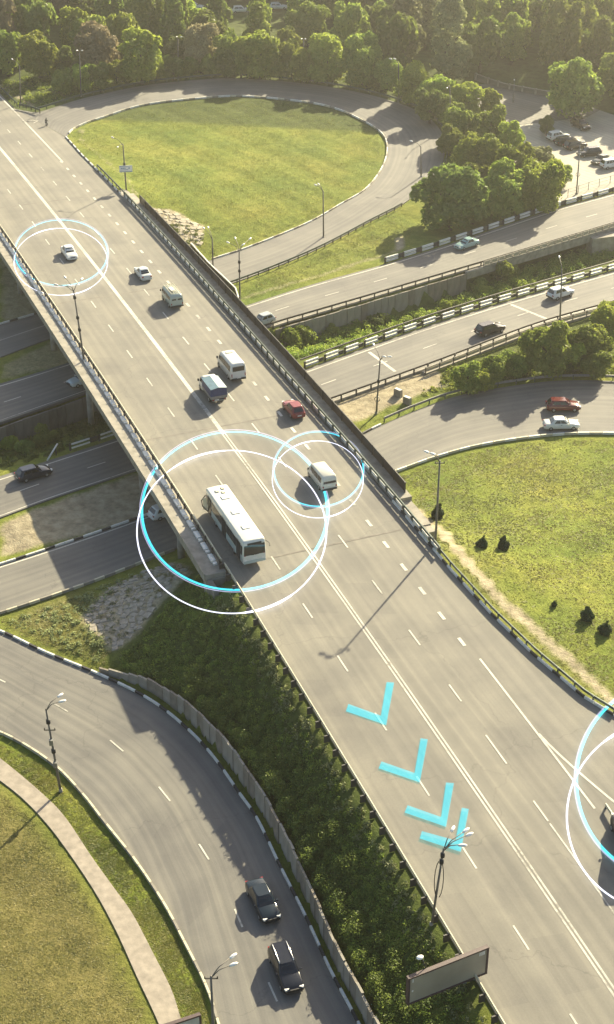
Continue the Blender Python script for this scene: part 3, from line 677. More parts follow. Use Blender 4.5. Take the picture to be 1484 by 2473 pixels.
# ---------------------------------------------------------------- retaining walls, panel by panel
def panel_wall(name, label, P, hf, z0=-.4, w=1.15, th=.2, mat='concrete', jit=.1, cap=None):
    t = thing(name, label, 'retaining wall', (0, 0, 0)); Q = resample(P, step=w); n = len(Q)-1
    me = [MB().box((0, 0, 0), (.965, th, 1.0)).mesh('wall_panel', MAT[m]) for m in (mat, mat+'_v')]
    for i in range(n):
        a, b = Q[i], Q[i+1]; d = b-a; h = hf((i+.5)/n)+random.uniform(-jit, jit); c = (a+b)/2
        o = obj('wall_panel', me[random.random() < .35], t, (c.x+random.uniform(-.04, .04), c.y+random.uniform(-.04, .04), c.z+(h+z0)/2), (0, 0, math.atan2(d.y, d.x)), (d.length, 1, h-z0))
    if cap: mb = MB(); sweep(mb, Q, *cap); mb.build('capping_beam', MAT[mat], t)
    return t
MAT['concrete_v'] = simple('stained_concrete', (.19, .165, .13), .9, .35, 1.4, bump=.5)
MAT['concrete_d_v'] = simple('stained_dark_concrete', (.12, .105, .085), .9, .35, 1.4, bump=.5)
panel_wall('retaining_wall', 'curved grey panel wall holding the shrub bank above the bottom ramp road', wallP, wallH)
pw = shift(vis(roadA_D, lambda x, y: 642 < x < 1125), 1.0)
panel_wall('retaining_wall', 'straight grey slab wall below the near edge of the upper carriageway', [Vector((p.x, p.y, -.2)) for p in pw], lambda f: 0.0, -3.4, 1.25, .22, 'concrete', .03)
pw = shift(vis(roadA_D, lambda x, y: -150 < x < 240), .9)
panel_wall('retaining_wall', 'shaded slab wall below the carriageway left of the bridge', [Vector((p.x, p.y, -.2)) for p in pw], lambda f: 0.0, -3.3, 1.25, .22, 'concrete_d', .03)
# deck of the upper carriageway over the cutting
ab = thing('side_bridge', 'low concrete bridge under the upper carriageway at the right edge', 'bridge')
mb = MB(); Pd = vis(mid(roadA_U, roadA_D, .5, 300), lambda x, y: 1100 < x < 1640); sweep(mb, Pd, -.75, -.37, 9.6); mb.build('deck_slab', MAT['concrete'], ab)
mb = MB(); sweep(mb, shift(vis(roadA_D, lambda x, y: 1100 < x < 1640), .95), -1.1, .05, .5); mb.build('edge_beam', MAT['concrete'], ab)
c = W(1462, 585, -1.5); MB().box((c.x, c.y, -2.0), (5.5, 2.0, 3.6), rz=.3).build('pier', MAT['concrete'], ab)

# ---------------------------------------------------------------- stone revetments at the bridge corners
def revet(poly, name_mat, label, step=.78, z=0):
    t = thing('stone_revetment', label, 'stone slope'); pp = [G(*p) for p in poly]
    x0, x1 = min(p.x for p in pp), max(p.x for p in pp); y0, y1 = min(p.y for p in pp), max(p.y for p in pp)
    V = [(-.5, -.42, -.3), (.45, -.5, -.3), (.52, .4, -.3), (-.4, .5, -.3), (-.38, -.33, .2), (.36, -.4, .26), (.4, .3, .22), (-.3, .38, .28)]
    ms = []
    for k in range(4):
        m = MB(); m.add([(a+random.uniform(-.1, .1), b+random.uniform(-.1, .1), c_+random.uniform(-.06, .06)) for a, b, c_ in V], [(3, 2, 1, 0), (4, 5, 6, 7), (0, 1, 5, 4), (1, 2, 6, 5), (2, 3, 7, 6), (3, 0, 4, 7)])
        ms.append(m.mesh('stone', MAT[name_mat]))
    cnt = 0; X = x0
    while X < x1:
        Y = y0
        while Y < y1:
            x, y = X+random.uniform(-.2, .2), Y+random.uniform(-.2, .2)
            if inside(pp, np.array([x]), np.array([y]))[0] and cnt < 295 and random.random() < .93:
                e = .5; gxx = (tz(x+e, y)-tz(x-e, y)); gyy = (tz(x, y+e)-tz(x, y-e))
                R = Vector((0, 0, 1)).rotation_difference(Vector((-gxx, -gyy, 1)).normalized()).to_matrix() @ Matrix.Rotation(random.uniform(0, 6), 3, 'Z')
                k = random.uniform(.6, 1.1); obj('stone', random.choice(ms), t, (x, y, tz(x, y)+.02), R.to_euler(), (k*step*1.2, k*step*random.uniform(.9, 1.45), k*.34)); cnt += 1
            Y += step
        X += step
    return t
revet([(195, 1495), (265, 1420), (340, 1380), (425, 1358), (455, 1375), (400, 1430), (360, 1482), (318, 1540), (272, 1580), (238, 1545)], 'stone_m', 'grey rubble stone facing on the bank by the bridge corner', .8)
revet([(345, 498), (395, 506), (440, 522), (492, 548), (488, 580), (470, 602), (445, 605), (412, 572), (375, 535)], 'stone_l', 'pale stone facing on the slope behind the dark screen', .95)
# two concrete blocks on the sand
for (x, y), lb in (((962, 956), 'pale concrete block on the sand, nearer the railing'), ((984, 975), 'pale concrete block on the sand, nearer the slip road')):
    p = G(x, y); t = thing('concrete_block', lb, 'concrete block', p, -.75, 'blocks on the sand')
    MB().box((0, 0, .45), (1.1, .55, 1.0), top=.93).build('block_body', MAT['concrete'], t); MB().box((0, 0, .985), (.9, .4, .06)).build('block_top', MAT['white'], t)

# ---------------------------------------------------------------- vehicles
PAINT = {}
def paint(name, c, coat=.45):
    if name not in PAINT: PAINT[name] = simple('paint_'+name, c, .17, .03, 1.0, coat=coat)
    PAINT[name].node_tree.nodes['Principled BSDF'].inputs['Specular IOR Level'].default_value = .25
    return PAINT[name]
def ring(x, hw, zl, zt, tuck=.06, r=.08, crown=.02, n2=True):
    zm = zl+(zt-zl)*.5; ht = hw-tuck
    half = [(hw-.1, zl), (hw-.01, zl+.08), (hw, zm), (ht, zt-r), (ht-r*.35, zt-r*.25), (ht-r*1.2, zt)]
    pts = [(x, y, z) for y, z in half]+[(x, 0, zt+crown)]+[(x, -y, z) for y, z in reversed(half)]+[(x, 0, zl)]
    return [Vector(p) for p in pts]
def wheel(t, x, y, r, w=.2):
    s = 1 if y > 0 else -1
    me = MB().tube([(0, -w/2, 0), (0, -w/2+.03, 0), (0, w/2-.03, 0), (0, w/2, 0)], [r*.86, r, r, r*.86], 12, 0).mesh('wheel', MAT['tyre'])
    o = obj('wheel', me, t, (x, y-s*w/2, r))
    obj('rim', MB().tube([(0, s*(w/2-.01), 0), (0, s*(w/2+.012), 0)], [r*.62, r*.5], 10).mesh('rim', MAT['rim']), o)
def quadf(a, b, c, d, u0, u1, v0, v1):   # sub-quad of a face: a,b bottom edge, d,c top edge
    P = lambda u, v: (a.lerp(b, u)).lerp(d.lerp(c, u), v)
    return [P(u0, v0), P(u1, v0), P(u1, v1), P(u0, v1)]
def car(name, label, cat, p, hd, L=4.3, Wd=1.72, H=1.45, kind='sedan', col='white', c=(.62, .62, .58), dz=0, group=None, rails=False, dark_roof=None, pitch=0.0):
    t = thing(name, label, cat, (p.x, p.y, p.z), hd, group); t.rotation_euler = (0, pitch, hd)
    pm_ = paint(col, c); h = Wd/2; zl = .22; belt = H*.615; hood = H*.60; h2 = L/2
    suv = kind == 'suv'
    if suv: zl = .3; belt = H*.6; hood = H*.59
    tail = {'sedan': H*.645, 'hatch': H*.63, 'wagon': H*.62, 'suv': H*.61}[kind]
    st = [(-h2, h*.80, zl+.22, tail-.22), (-h2+.06, h*.92, zl+.06, tail-.06), (-h2+.25, h*.98, zl, tail), (-h2+.9, h, zl, tail+.01), (0, h, zl, belt),
          (h2-1.25, h, zl, hood+.03), (h2-.6, h*.985, zl, hood-.05), (h2-.25, h*.94, zl+.02, hood-.13), (h2-.06, h*.84, zl+.08, hood-.24), (h2, h*.68, zl+.2, hood-.36)]
    MB().loft([ring(x, w, a, b, .07, .1) for x, w, a, b in st]).build('body', pm_, t)
    # cabin: bottom and top outlines
    xf0, xf1 = h2-1.22, h2-1.95
    xr1, xr0 = {'sedan': (-h2+1.25, -h2+.72), 'hatch': (-h2+.55, -h2+.1), 'wagon': (-h2+.35, -h2+.08), 'suv': (-h2+.42, -h2+.1)}[kind]
    wb, wt = h*.93, h*.72; zb, zr = belt-.06, H
    def outl(f, z, grow=0.0):
        x0, x1 = xf0+(xf1-xf0)*f, xr0+(xr1-xr0)*f; w = wb+(wt-wb)*f; c_ = .12
        P = [(x0, w*.72), (x0-.1, w*.93), (x0-.32, w), (x1+.3, w), (x1+.07, w*.94), (x1, w*.75)]
        P = P+[(x, -y) for x, y in reversed(P)]
        return [Vector((x, y, z)) for x, y in P]
    R = [outl(0, zb), outl(.5, zb+(zr-zb)*.52), outl(.88, zr-.1), outl(1.0, zr-.03)]
    top = [Vector((x_.x*.97+(xf1+xr1)/2*.03, x_.y*.86, zr)) for x_ in R[-1]]
    rm = paint(*dark_roof) if dark_roof else pm_
    MB().loft(R+[top]).build('cabin', rm, t)
    g = .016
    def face(pa, pb, u0, u1, v0, v1, nm, mat='glass'):
        (xa, ya), (xb, yb) = pa, pb
        def at(x0x1, y, f): return x0x1
        Q = quadf(*[Vector(q) for q in (pa3(pa, 0), pa3(pb, 0), pa3(pb, 1), pa3(pa, 1))], u0, u1, v0, v1)
        return Q
    # windscreen and rear window
    def rect(x0, x1, w0, w1, f0, f1, out):
        def pt(f, s_):
            x = x0+(x1-x0)*f; w = w0+(w1-w0)*f; return Vector((x+out*.02, s_*w*.80, zb+(zr-.06-zb)*f))
        return [pt(f0, -1), pt(f0, 1), pt(f1, 1), pt(f1, -1)]
    q = rect(xf0, xf1, wb, wt, .16, .93, 1); MB().panel(q, .014).build('windscreen', MAT['glass'], t)
    q = rect(xr0, xr1, wb, wt, .2, .9, -1); MB().panel(q[::-1], .014).build('rear_window', MAT['glass'], t)
    def sidep(x, f, s_): return Vector((x, s_*(wb+(wt-wb)*f+.006), zb+(zr-zb)*f))
    nW = 3 if kind in ('wagon', 'suv') else 2
    for s_ in (-1, 1):
        fA, fB = .24, .84
        xs0, xs1 = xf0-.30, xr0+.34; e = [(0, .46), (.5, .98)] if nW == 2 else [(0, .36), (.39, .7), (.73, .99)]
        for (ua, ub) in e:
            def xx_(u, f): return (xs0+(xf1-xf0)*f*.95)+((xs1+(xr1-xr0)*f*.95)-(xs0+(xf1-xf0)*f*.95))*u
            q = [sidep(xx_(ua, fA), fA, s_), sidep(xx_(ub, fA), fA, s_), sidep(xx_(ub, fB), fB, s_), sidep(xx_(ua, fB), fB, s_)]
            MB().panel(q if s_ < 0 else q[::-1], -.014 if False else .014).build('side_window', MAT['glass'], t)
        b = MB().box((xf0-.35, s_*(h+.06), belt+.05), (.12, .16, .12)); b.build('mirror', pm_, t)
        MB().box((h2-.16, s_*h*.66, hood-.24), (.22, h*.36, .15), rz=-s_*.35).build('headlight', MAT['head'], t)
        MB().box((-h2+.05, s_*h*.72, tail-.16), (.12, h*.3, .16), rz=s_*.2).build('tail_light', MAT['tail'], t)
        for x in (h2-.85, -h2+.82): wheel(t, x, s_*(h+.005), .33 if suv else .29)
        if rails: MB().tube([(xf1-.1, s_*wt*.86, zr-.02), (xf1-.25, s_*wt*.88, zr+.06), (xr1+.25, s_*wt*.88, zr+.06), (xr1+.05, s_*wt*.86, zr-.03)], .045, 6).build('roof_rail', MAT['chrome'], t)
        for x in ((xf0+xr0)/2+.1,):
            MB().box((x, s_*(h+.0), belt-.1), (.16, .03, .04)).build('door_handle', MAT['trim'], t)
    MB().box((h2-.02, 0, zl+.16), (.1, Wd*.7, .18), top=.95).build('front_bumper', MAT['trim'] if kind != 'sedan' else pm_, t)
    MB().box((h2-.01, 0, hood-.3), (.1, Wd*.4, .12)).build('grille', MAT['trim'], t)
    MB().box((-h2+.01, 0, zl+.16), (.1, Wd*.8, .2)).build('rear_bumper', MAT['trim'] if suv else pm_, t)
    MB().box((-h2-.035, 0, zl+.34), (.02, .5, .12)).build('number_plate', MAT['plate'], t)
    MB().box((0, 0, zl+.02), (L*.86, Wd*.9, .12)).build('underbody', MAT['trim'], t)
    return t
def on_road(x, y, zmid=.7, main=False, z=0.0):
    if not main: p = W(x, y, z+zmid); return Vector((p.x, p.y, z))
    zz = 5.0
    for _ in range(40): p = W(x, y, zz+zmid); zz = .5*zz+.5*max(zmain(A0.y+U2.y*sof(p)), 1.2)
    return Vector((p.x, p.y, zz))
def heading(a, b, z=0): p, q = W(*a, z), W(*b, z); return math.atan2(q.y-p.y, q.x-p.x)
HM = math.atan2(U2.y, U2.x); HA = HM+math.pi
def slope_at(p): return 0.0
WHITE = ('white', (.62, .62, .57)); IVORY = ('ivory', (.62, .6, .5))
car('white_sedan', 'white sedan coming alone down the left side of the main road', 'car', on_road(167, 607, .7, True), HM, 4.3, 1.72, 1.46, 'sedan', *WHITE)
car('pale_sedan', 'pale silver old sedan driving away just ahead of the green van', 'car', on_road(345, 656, .7, True), HA, 4.2, 1.66, 1.42, 'sedan', 'pale_silver', (.52, .54, .5))
car('red_hatchback', 'dark red hatchback hugging the parapet on the right of the bridge', 'car', on_road(709, 983, .72, True), HA, 4.0, 1.7, 1.48, 'hatch', 'maroon', (.2, .035, .035))
hE = lambda x, y: heading((x-18, y-42), (x+18, y+38))
car('black_sedan', 'black sedan with bright headlights on the curved ramp, farther from the frame edge', 'car', on_road(636, 2172, .68), heading((610, 2120), (660, 2222)), 4.55, 1.76, 1.42, 'sedan', 'blue_black', (.012, .02, .028))
car('black_estate', 'black estate car with silver roof rails on the curved ramp', 'car', on_road(691, 2336, .75), heading((668, 2275), (716, 2392)), 4.6, 1.8, 1.56, 'wagon', 'black', (.012, .014, .02), rails=True)
car('red_suv', 'dark red estate on the right slip road beside the white sedan', 'car', on_road(1362, 975, .8), heading((1322, 975), (1402, 974)), 4.35, 1.76, 1.52, 'hatch', 'dark_red', (.1, .012, .014))
car('white_sedan', 'white sedan on the right slip road below the red estate', 'car', on_road(1357, 1021, .68), heading((1317, 1023), (1397, 1021)), 4.5, 1.74, 1.42, 'sedan', *WHITE)
hB = heading((1150, 800), (1220, 780)); hAd = heading((1160, 577), (1096, 597))
car('dark_suv', 'black crossover on the middle carriageway behind the white one', 'car', on_road(1185, 791, .78), hB, 4.5, 1.84, 1.64, 'suv', 'brown_black', (.022, .017, .018))
car('white_suv', 'white crossover on the middle carriageway near the tall lamp', 'car', on_road(1355, 704, .78), heading((1320, 713), (1390, 692)), 4.3, 1.8, 1.62, 'suv', 'pearl', (.58, .6, .56))
car('turquoise_sedan', 'pale turquoise old sedan on the upper carriageway by the parapet', 'car', on_road(1128, 587, .62), hAd, 4.3, 1.68, 1.42, 'sedan', 'turquoise', (.27, .39, .36))
car('grey_sedan', 'silver grey sedan on the upper carriageway about to pass under the bridge', 'car', on_road(632, 772, .7), heading((660, 765), (604, 783)), 4.1, 1.7, 1.48, 'hatch', 'silver', (.33, .36, .35))
car('pale_car', 'pale car coming out from under the left edge of the bridge', 'car', on_road(199, 913, .7), heading((225, 905), (165, 925)), 4.2, 1.7, 1.45, 'hatch', 'pale_green', (.5, .56, .54))
car('dark_hatchback', 'dark blue hatchback in the shade of the carriageway left of the bridge', 'car', on_road(81, 1138, .75), heading((45, 1148), (115, 1128)), 4.3, 1.75, 1.5, 'hatch', 'navy', (.018, .022, .035))
car('white_car', 'white car half hidden under the bridge edge beside the long curb', 'car', on_road(402, 1230, .7), heading((370, 1240), (430, 1220)), 4.2, 1.7, 1.45, 'hatch', *WHITE)
car('white_car', 'white car mostly hidden behind the dark screen on the middle carriageway', 'car', on_road(728, 950, .8), heading((700, 962), (760, 943)), 4.4, 1.8, 1.7, 'hatch', *WHITE)
pk = 'cars parked in the pale lot'
car('dark_suv', 'dark brown off-roader under the big tree at the back of the pale lot', 'car', on_road(1404, 298, .85), heading((1380, 285), (1430, 310)), 4.7, 1.9, 1.8, 'suv', 'brown_dark', (.035, .022, .02))
car('white_van', 'white car at the far end of the parked row, half behind leaves', 'car', on_road(1349, 326, .8), heading((1330, 330), (1375, 322)), 4.4, 1.8, 1.7, 'suv', *WHITE, group=pk)
car('dark_car', 'black estate parked next to the white car at the far end of the row', 'car', on_road(1370, 338, .75), heading((1350, 340), (1395, 333)), 4.6, 1.8, 1.55, 'wagon', 'black', (.012, .014, .02), group=pk)
car('dark_car', 'black car parked third in the row with a bright roof edge', 'car', on_road(1391, 348, .75), heading((1370, 352), (1415, 344)), 4.5, 1.8, 1.6, 'suv', 'brown_black', (.022, .017, .018), group=pk)
car('dark_car', 'black car parked behind the round sign pole in the lot', 'car', on_road(1424, 365, .75), heading((1450, 361), (1400, 367)), 4.5, 1.8, 1.55, 'hatch', 'black', (.012, .014, .02), group=pk)
car('dark_car', 'dark green car parked nose out beside the white one in the lot', 'car', on_road(1454, 383, .72), heading((1475, 377), (1432, 391)), 4.4, 1.76, 1.45, 'sedan', 'bottle', (.02, .032, .026), group=pk)
car('white_suv', 'white car parked at the right frame edge of the lot', 'car', on_road(1480, 393, .8), heading((1450, 397), (1505, 389)), 4.5, 1.8, 1.66, 'suv', 'pearl', (.58, .6, .56), group=pk)
for (x, y, l) in ((470, 10, 'white car glimpsed through the wood at the top edge, leftmost'), (582, 18, 'white car glimpsed through the wood at the top edge, right of a gap'), (672, 10, 'small white car in the wood at the top edge, rightmost')):
    car('white_car', l, 'car', on_road(x, y, 1.0, z=1.5), random.uniform(-.3, .3), 4.4, 1.8, 1.5, 'hatch', *WHITE)
car('dark_van', 'dark van just outside the right frame edge throwing its shadow into view', 'van', on_road(1522, 2015, 1.0, True), HA-.25, 4.9, 2.0, 2.3, 'suv', 'brown_black', (.022, .017, .018))

def boxbody(t, L, Wd, H, st, mat, tuck=.1, r=.16):
    return MB().loft([ring(x, w, a, b, tuck*(b-a)/H, min(r, (b-a)*.2), .03) for x, w, a, b in st]).build('body', mat, t)
def side_panel(t, name, x0, x1, z0, z1, h, H, zl, tuck, mat, s_, out=.012):
    zm = zl+(H-zl)*.5
    def y(z): return (h if z < zm else h-tuck*(z-zm)/(H-zm))+out
    q = [Vector((x0, s_*y(z0), z0)), Vector((x1, s_*y(z0), z0)), Vector((x1, s_*y(z1), z1)), Vector((x0, s_*y(z1), z1))]
    return MB().panel(q[::-1] if s_ > 0 else q, .012).build(name, MAT[mat] if isinstance(mat, str) else mat, t)
# minibus
p = on_road(558, 879, 1.15, True); t = thing('minibus', 'white minibus with a dark wide rear window driving away up the bridge', 'minibus', p, HA)
wm = paint(*WHITE); L, h, H = 5.6, 1.02, 2.45
boxbody(t, L, 2.05, H, [(-2.8, h*.95, .5, H-.2), (-2.76, h*.99, .4, H-.04), (-2.5, h, .32, H), (1.1, h, .32, H), (1.45, h*.99, .32, H-.1), (1.75, h*.97, .32, H-.4), (2.15, h*.95, .32, 1.35), (2.45, h*.92, .34, 1.2), (2.72, h*.86, .4, 1.0), (2.8, h*.74, .5, .8)], wm, .14, .2)
for s_ in (-1, 1):
    for a, b in ((-2.55, -1.75), (-1.7, -.9), (-.85, -.05), (0, .8), (.88, 1.5)): side_panel(t, 'side_window', a, b, 1.42, 2.12 if b < 1.4 else 2.0, h, H, .32, .14, 'glass', s_, .02)
    for x in (1.95, -1.6): wheel(t, x, s_*(h+.0), .34, .22)
    MB().box((1.75, s_*1.17, 1.55), (.12, .2, .32)).build('mirror', MAT['trim'], t)
    MB().box((-2.81, s_*.86, .95), (.06, .1, .42)).build('tail_light', MAT['tail'], t)
    MB().box((2.7, s_*.66, .82), (.16, .26, .2)).build('headlight', MAT['head'], t)
MB().box((-2.8, 0, 1.78), (.05, 1.5, .62)).build('rear_window', MAT['glass'], t)
MB().panel([(2.14, -.82, 1.42), (2.14, .82, 1.42), (1.72, .8, 2.1), (1.72, -.8, 2.1)], .03).build('windscreen', MAT['glass'], t)
MB().box((-2.84, 0, .45), (.16, 1.9, .22)).build('rear_bumper', MAT['trim'], t); MB().box((.6, 0, 2.5), (.5, .85, .05)).build('roof_hatch', MAT['cream'], t)
MB().box((-2.93, 0, .62), (.02, .5, .12)).build('number_plate', MAT['plate'], t)
# white van with dark windows
p = on_road(777, 1146, .95, True); t = thing('passenger_van', 'ivory white passenger van driving away beside the bus', 'van', p, HA)
wm = paint(*IVORY); h, H = .92, 1.95
boxbody(t, 4.7, 1.84, H, [(-2.35, h*.93, .45, H-.55), (-2.3, h*.98, .34, H-.2), (-2.1, h, .28, H), (.7, h, .28, H), (1.1, h, .28, H-.06), (1.75, h*.98, .28, 1.2), (2.1, h*.95, .3, 1.05), (2.3, h*.86, .36, .85), (2.35, h*.72, .46, .7)], wm, .14, .14)
for s_ in (-1, 1):
    for a, b in ((-2.0, -1.05), (-.95, -.05), (.05, .95)): side_panel(t, 'side_window', a, b, 1.15, 1.72, h, H, .28, .14, 'glass', s_, .02)
    for x in (1.5, -1.45): wheel(t, x, s_*(h+.0), .31)
    MB().box((1.35, s_*1.02, 1.2), (.1, .16, .2)).build('mirror', MAT['trim'], t)
    MB().box((-2.34, s_*.76, .75), (.06, .14, .22)).build('tail_light', MAT['tail'], t); MB().box((2.24, s_*.6, .74), (.16, .26, .16)).build('headlight', MAT['head'], t)
MB().panel([(-2.37, .74, 1.12), (-2.37, -.74, 1.12), (-2.28, -.68, 1.7), (-2.28, .68, 1.7)], .02).build('rear_window', MAT['glass'], t)
MB().panel([(1.72, -.74, 1.24), (1.72, .74, 1.24), (1.16, .7, 1.82), (1.16, -.7, 1.82)], .03).build('windscreen', MAT['glass'], t)
MB().box((-2.38, 0, .42), (.14, 1.7, .2)).build('rear_bumper', MAT['trim'], t); MB().box((-2.37, 0, .9), (.02, .5, .12)).build('number_plate', MAT['plate'], t)
# loaf shaped van with roof rack
p = on_road(416, 715, 1.0, True); t = thing('loaf_van', 'pale green loaf shaped van with a roof rack driving away', 'van', p, HA)
gm = paint('pale_mint', (.37, .43, .37)); h, H = .95, 2.05
boxbody(t, 4.4, 1.9, H, [(-2.2, h*.9, .5, H-.35), (-2.15, h*.96, .42, H-.1), (-1.9, h, .38, H), (1.4, h, .38, H), (1.8, h*.98, .38, H-.12), (2.05, h*.94, .4, 1.35), (2.18, h*.86, .46, 1.1), (2.2, h*.8, .5, .9)], gm, .16, .25)
for s_ in (-1, 1):
    for a, b in ((-1.9, -1.0), (-.9, 0), (.15, .8), (.9, 1.55)): side_panel(t, 'side_window', a, b, 1.3, 1.72, h, H, .38, .16, 'glass', s_, .02)
    for x in (1.45, -1.25): wheel(t, x, s_*(h+.0), .36)
    MB().box((1.75, s_*1.08, 1.4), (.1, .18, .26)).build('mirror', MAT['trim'], t); MB().box((-2.2, s_*.78, .8), (.07, .12, .24)).build('tail_light', MAT['tail'], t)
    MB().panel([(-2.2, s_*.42+.3, 1.32), (-2.2, s_*.42-.3, 1.32), (-2.14, s_*.4-.28, 1.7), (-2.14, s_*.4+.28, 1.7)], .03).build('rear_window', MAT['glass'], t)
MB().box((-2.24, 0, .48), (.14, 1.8, .16)).build('rear_bumper', MAT['trim'], t)
MB().panel([(2.06, -.74, 1.34), (2.06, .74, 1.34), (1.84, .7, 1.82), (1.84, -.7, 1.82)], .03).build('windscreen', MAT['glass'], t)
rk = MB()
for s_ in (-.66, -.22, .22, .66): rk.box((-.1, s_, 2.2), (3.5, .05, .05))
for x in np.linspace(-1.75, 1.55, 7): rk.box((x, 0, 2.17), (.06, 1.4, .05)); rk.box((x, .66, 2.12), (.05, .05, .16)); rk.box((x, -.66, 2.12), (.05, .05, .16))
rk.build('roof_rack', MAT['cream'], t); MB().box((-.4, .15, 2.26), (1.3, .5, .08)).build('rack_board', MAT['white'], t)
# truck with a tarpaulin
p = on_road(512, 936, 1.0, True); t = thing('tarpaulin_truck', 'small truck with a white cab and blue tarpaulin beside the centre line', 'truck', p, HA)
h = .98
boxbody(t, 2, 2, 2, [(.75, h*.96, .5, 2.0), (.82, h, .4, 2.1), (1.35, h, .4, 2.1), (1.6, h*.98, .4, 1.95), (2.0, h*.96, .4, 1.35), (2.35, h*.93, .42, 1.2), (2.62, h*.84, .46, 1.0), (2.7, h*.7, .55, .8)], paint(*WHITE), .14, .16)
for s_ in (-1, 1):
    side_panel(t, 'side_window', .95, 1.65, 1.4, 1.88, h, 2.1, .4, .14, 'glass', s_, .02); MB().box((1.7, s_*1.14, 1.5), (.12, .2, .32)).build('mirror', MAT['trim'], t)
    for x in (1.85, -1.6): wheel(t, x, s_*(h-.02), .36, .26)
    MB().box((-2.72, s_*.75, .72), (.06, .2, .14)).build('tail_light', MAT['tail'], t); MB().box((2.6, s_*.6, .82), (.16, .26, .2)).build('headlight', MAT['head'], t)
MB().panel([(1.98, -.78, 1.42), (1.98, .78, 1.42), (1.6, .74, 1.9), (1.6, -.74, 1.9)], .03).build('windscreen', MAT['glass'], t)
MB().box((-1.0, 0, .98), (3.4, 2.06, .36)).build('load_bed', MAT['greymetal'], t); MB().box((-.6, 0, .55), (4.0, .9, .2)).build('chassis', MAT['trim'], t)
blue = simple('tarpaulin_blue', (.02, .035, .11), .55, .2, 2.5, bump=.4); pale = simple('tarpaulin_pale_sheen', (.24, .31, .31), .5, .12, 2.0, bump=.3); pale2 = simple('tarpaulin_roof_blue_sheen', (.12, .2, .24), .45, .15, 2.0, bump=.3)  # roof sheets paler than the sides: sheen painted into their colours
MB().box((-1.0, 0, 1.62), (3.36, 2.02, .92), top=.985).build('tarpaulin_side', blue, t)
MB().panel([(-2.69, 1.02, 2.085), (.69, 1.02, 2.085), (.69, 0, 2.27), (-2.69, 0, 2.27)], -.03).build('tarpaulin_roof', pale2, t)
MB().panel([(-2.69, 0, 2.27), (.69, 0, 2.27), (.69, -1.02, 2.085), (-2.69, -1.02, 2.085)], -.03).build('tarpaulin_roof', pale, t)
MB().add([(-2.67, 1, 2.07), (-2.67, -1, 2.07), (-2.67, 0, 2.24)], [(0, 1, 2)]).build('tarpaulin_gable', blue, t); MB().add([(.67, 1, 2.07), (.67, -1, 2.07), (.67, 0, 2.24)], [(2, 1, 0)]).build('tarpaulin_gable', blue, t)
MB().box((-2.7, 0, .6), (.08, 1.7, .14)).build('rear_bumper', MAT['greymetal'], t); MB().box((-2.76, .3, .72), (.02, .5, .12)).build('number_plate', MAT['plate'], t)
# city bus
p = on_road(568, 1266, 1.5, True); t = thing('city_bus', 'long white city bus coming down beside the left rail of the bridge', 'bus', p, HM)
bm = paint('bus_white', (.64, .64, .57)); bl = simple('bus_pale_green', (.4, .47, .43), .4, .06, 1.0, coat=.4); h, H, L2 = 1.25, 2.95, 5.85
boxbody(t, 11.7, 2.5, H, [(-L2, h*.93, .5, H-.22), (-L2+.06, h*.98, .38, H-.05), (-L2+.35, h, .34, H), (L2-.35, h, .34, H), (L2-.06, h*.98, .36, H-.05), (L2, h*.94, .45, H-.3)], bm, .08, .16)
for s_ in (-1, 1):
    ds = ((-5.0, -3.9), (-.55, .75), (3.95, 5.1)) if s_ < 0 else ()
    side_panel(t, 'skirt_panel', -5.6, 5.5, .5, 1.22, h, H, .34, .08, bl, s_, .004)
    for a, b in ((-5.55, -5.1), (-3.75, -2.75), (-2.65, -1.65), (-1.6, -.65), (.85, 1.8), (1.85, 2.8), (2.85, 3.85), (5.2, 5.65)) if s_ < 0 else ((-5.5, -4.2), (-4.1, -2.8), (-2.7, -1.4), (-1.3, 0), (.1, 1.4), (1.5, 2.8), (2.9, 4.2), (4.3, 5.5)):
        side_panel(t, 'side_window', a, b, 1.35, 2.35, h, H, .34, .08, 'glass', s_, .02)
    for a, b in ds:
        o = side_panel(t, 'door', a, b, .42, 2.45, h, H, .34, .08, 'trim', s_, .025); m_ = (a+b)/2
        for c_, d_ in ((a+.06, m_-.04), (m_+.04, b-.06)):
            q = [Vector((c_, s_*1.31, .6)), Vector((d_, s_*1.31, .6)), Vector((d_, s_*1.275, 2.3)), Vector((c_, s_*1.275, 2.3))]
            MB().panel(q, .012).build('door_pane', MAT['glass'], o)
    for x in (3.1, -2.6): wheel(t, x, s_*(h+.01), .48, .28)
    MB().box((L2-.02, s_*.95, .78), (.1, .3, .2)).build('headlight', MAT['head'], t); MB().box((L2+.005, s_*1.02, 1.32), (.03, .1, .12)).build('marker_light', MAT['tail'], t)
MB().box((L2-.06, 0, 1.9), (.16, 2.28, 1.2), top=.965).build('windscreen', MAT['glass'], t); MB().box((L2-.02, 0, 2.62), (.1, 1.5, .2)).build('destination_box', MAT['trim'], t)
MB().box((L2+.01, 0, .52), (.1, 2.3, .3)).build('front_bumper', bl, t); MB().box((L2+.05, 0, .95), (.02, .5, .12)).build('number_plate', MAT['plate'], t)
for k_ in (-1, 1): MB().box((L2+.05, k_*.5, 1.35), (.03, .9, .04), mat=Matrix.Rotation(.12*k_, 3, 'X')).build('wiper', MAT['trim'], t)
MB().box((-L2, 0, 1.9), (.06, 1.9, .9)).build('rear_window', MAT['glass'], t)
for x in (-3.1, .1, 3.2): MB().box((x, .05, 3.0), (.75, .9, .1), top=.85).build('roof_hatch', MAT['white'], t)
for x, y in ((-5.0, .4), (-4.6, -.35), (-4.2, .2)): MB().box((x, y, 3.0), (.5, .4, .12), top=.8).build('roof_vent', MAT['cream'], t)
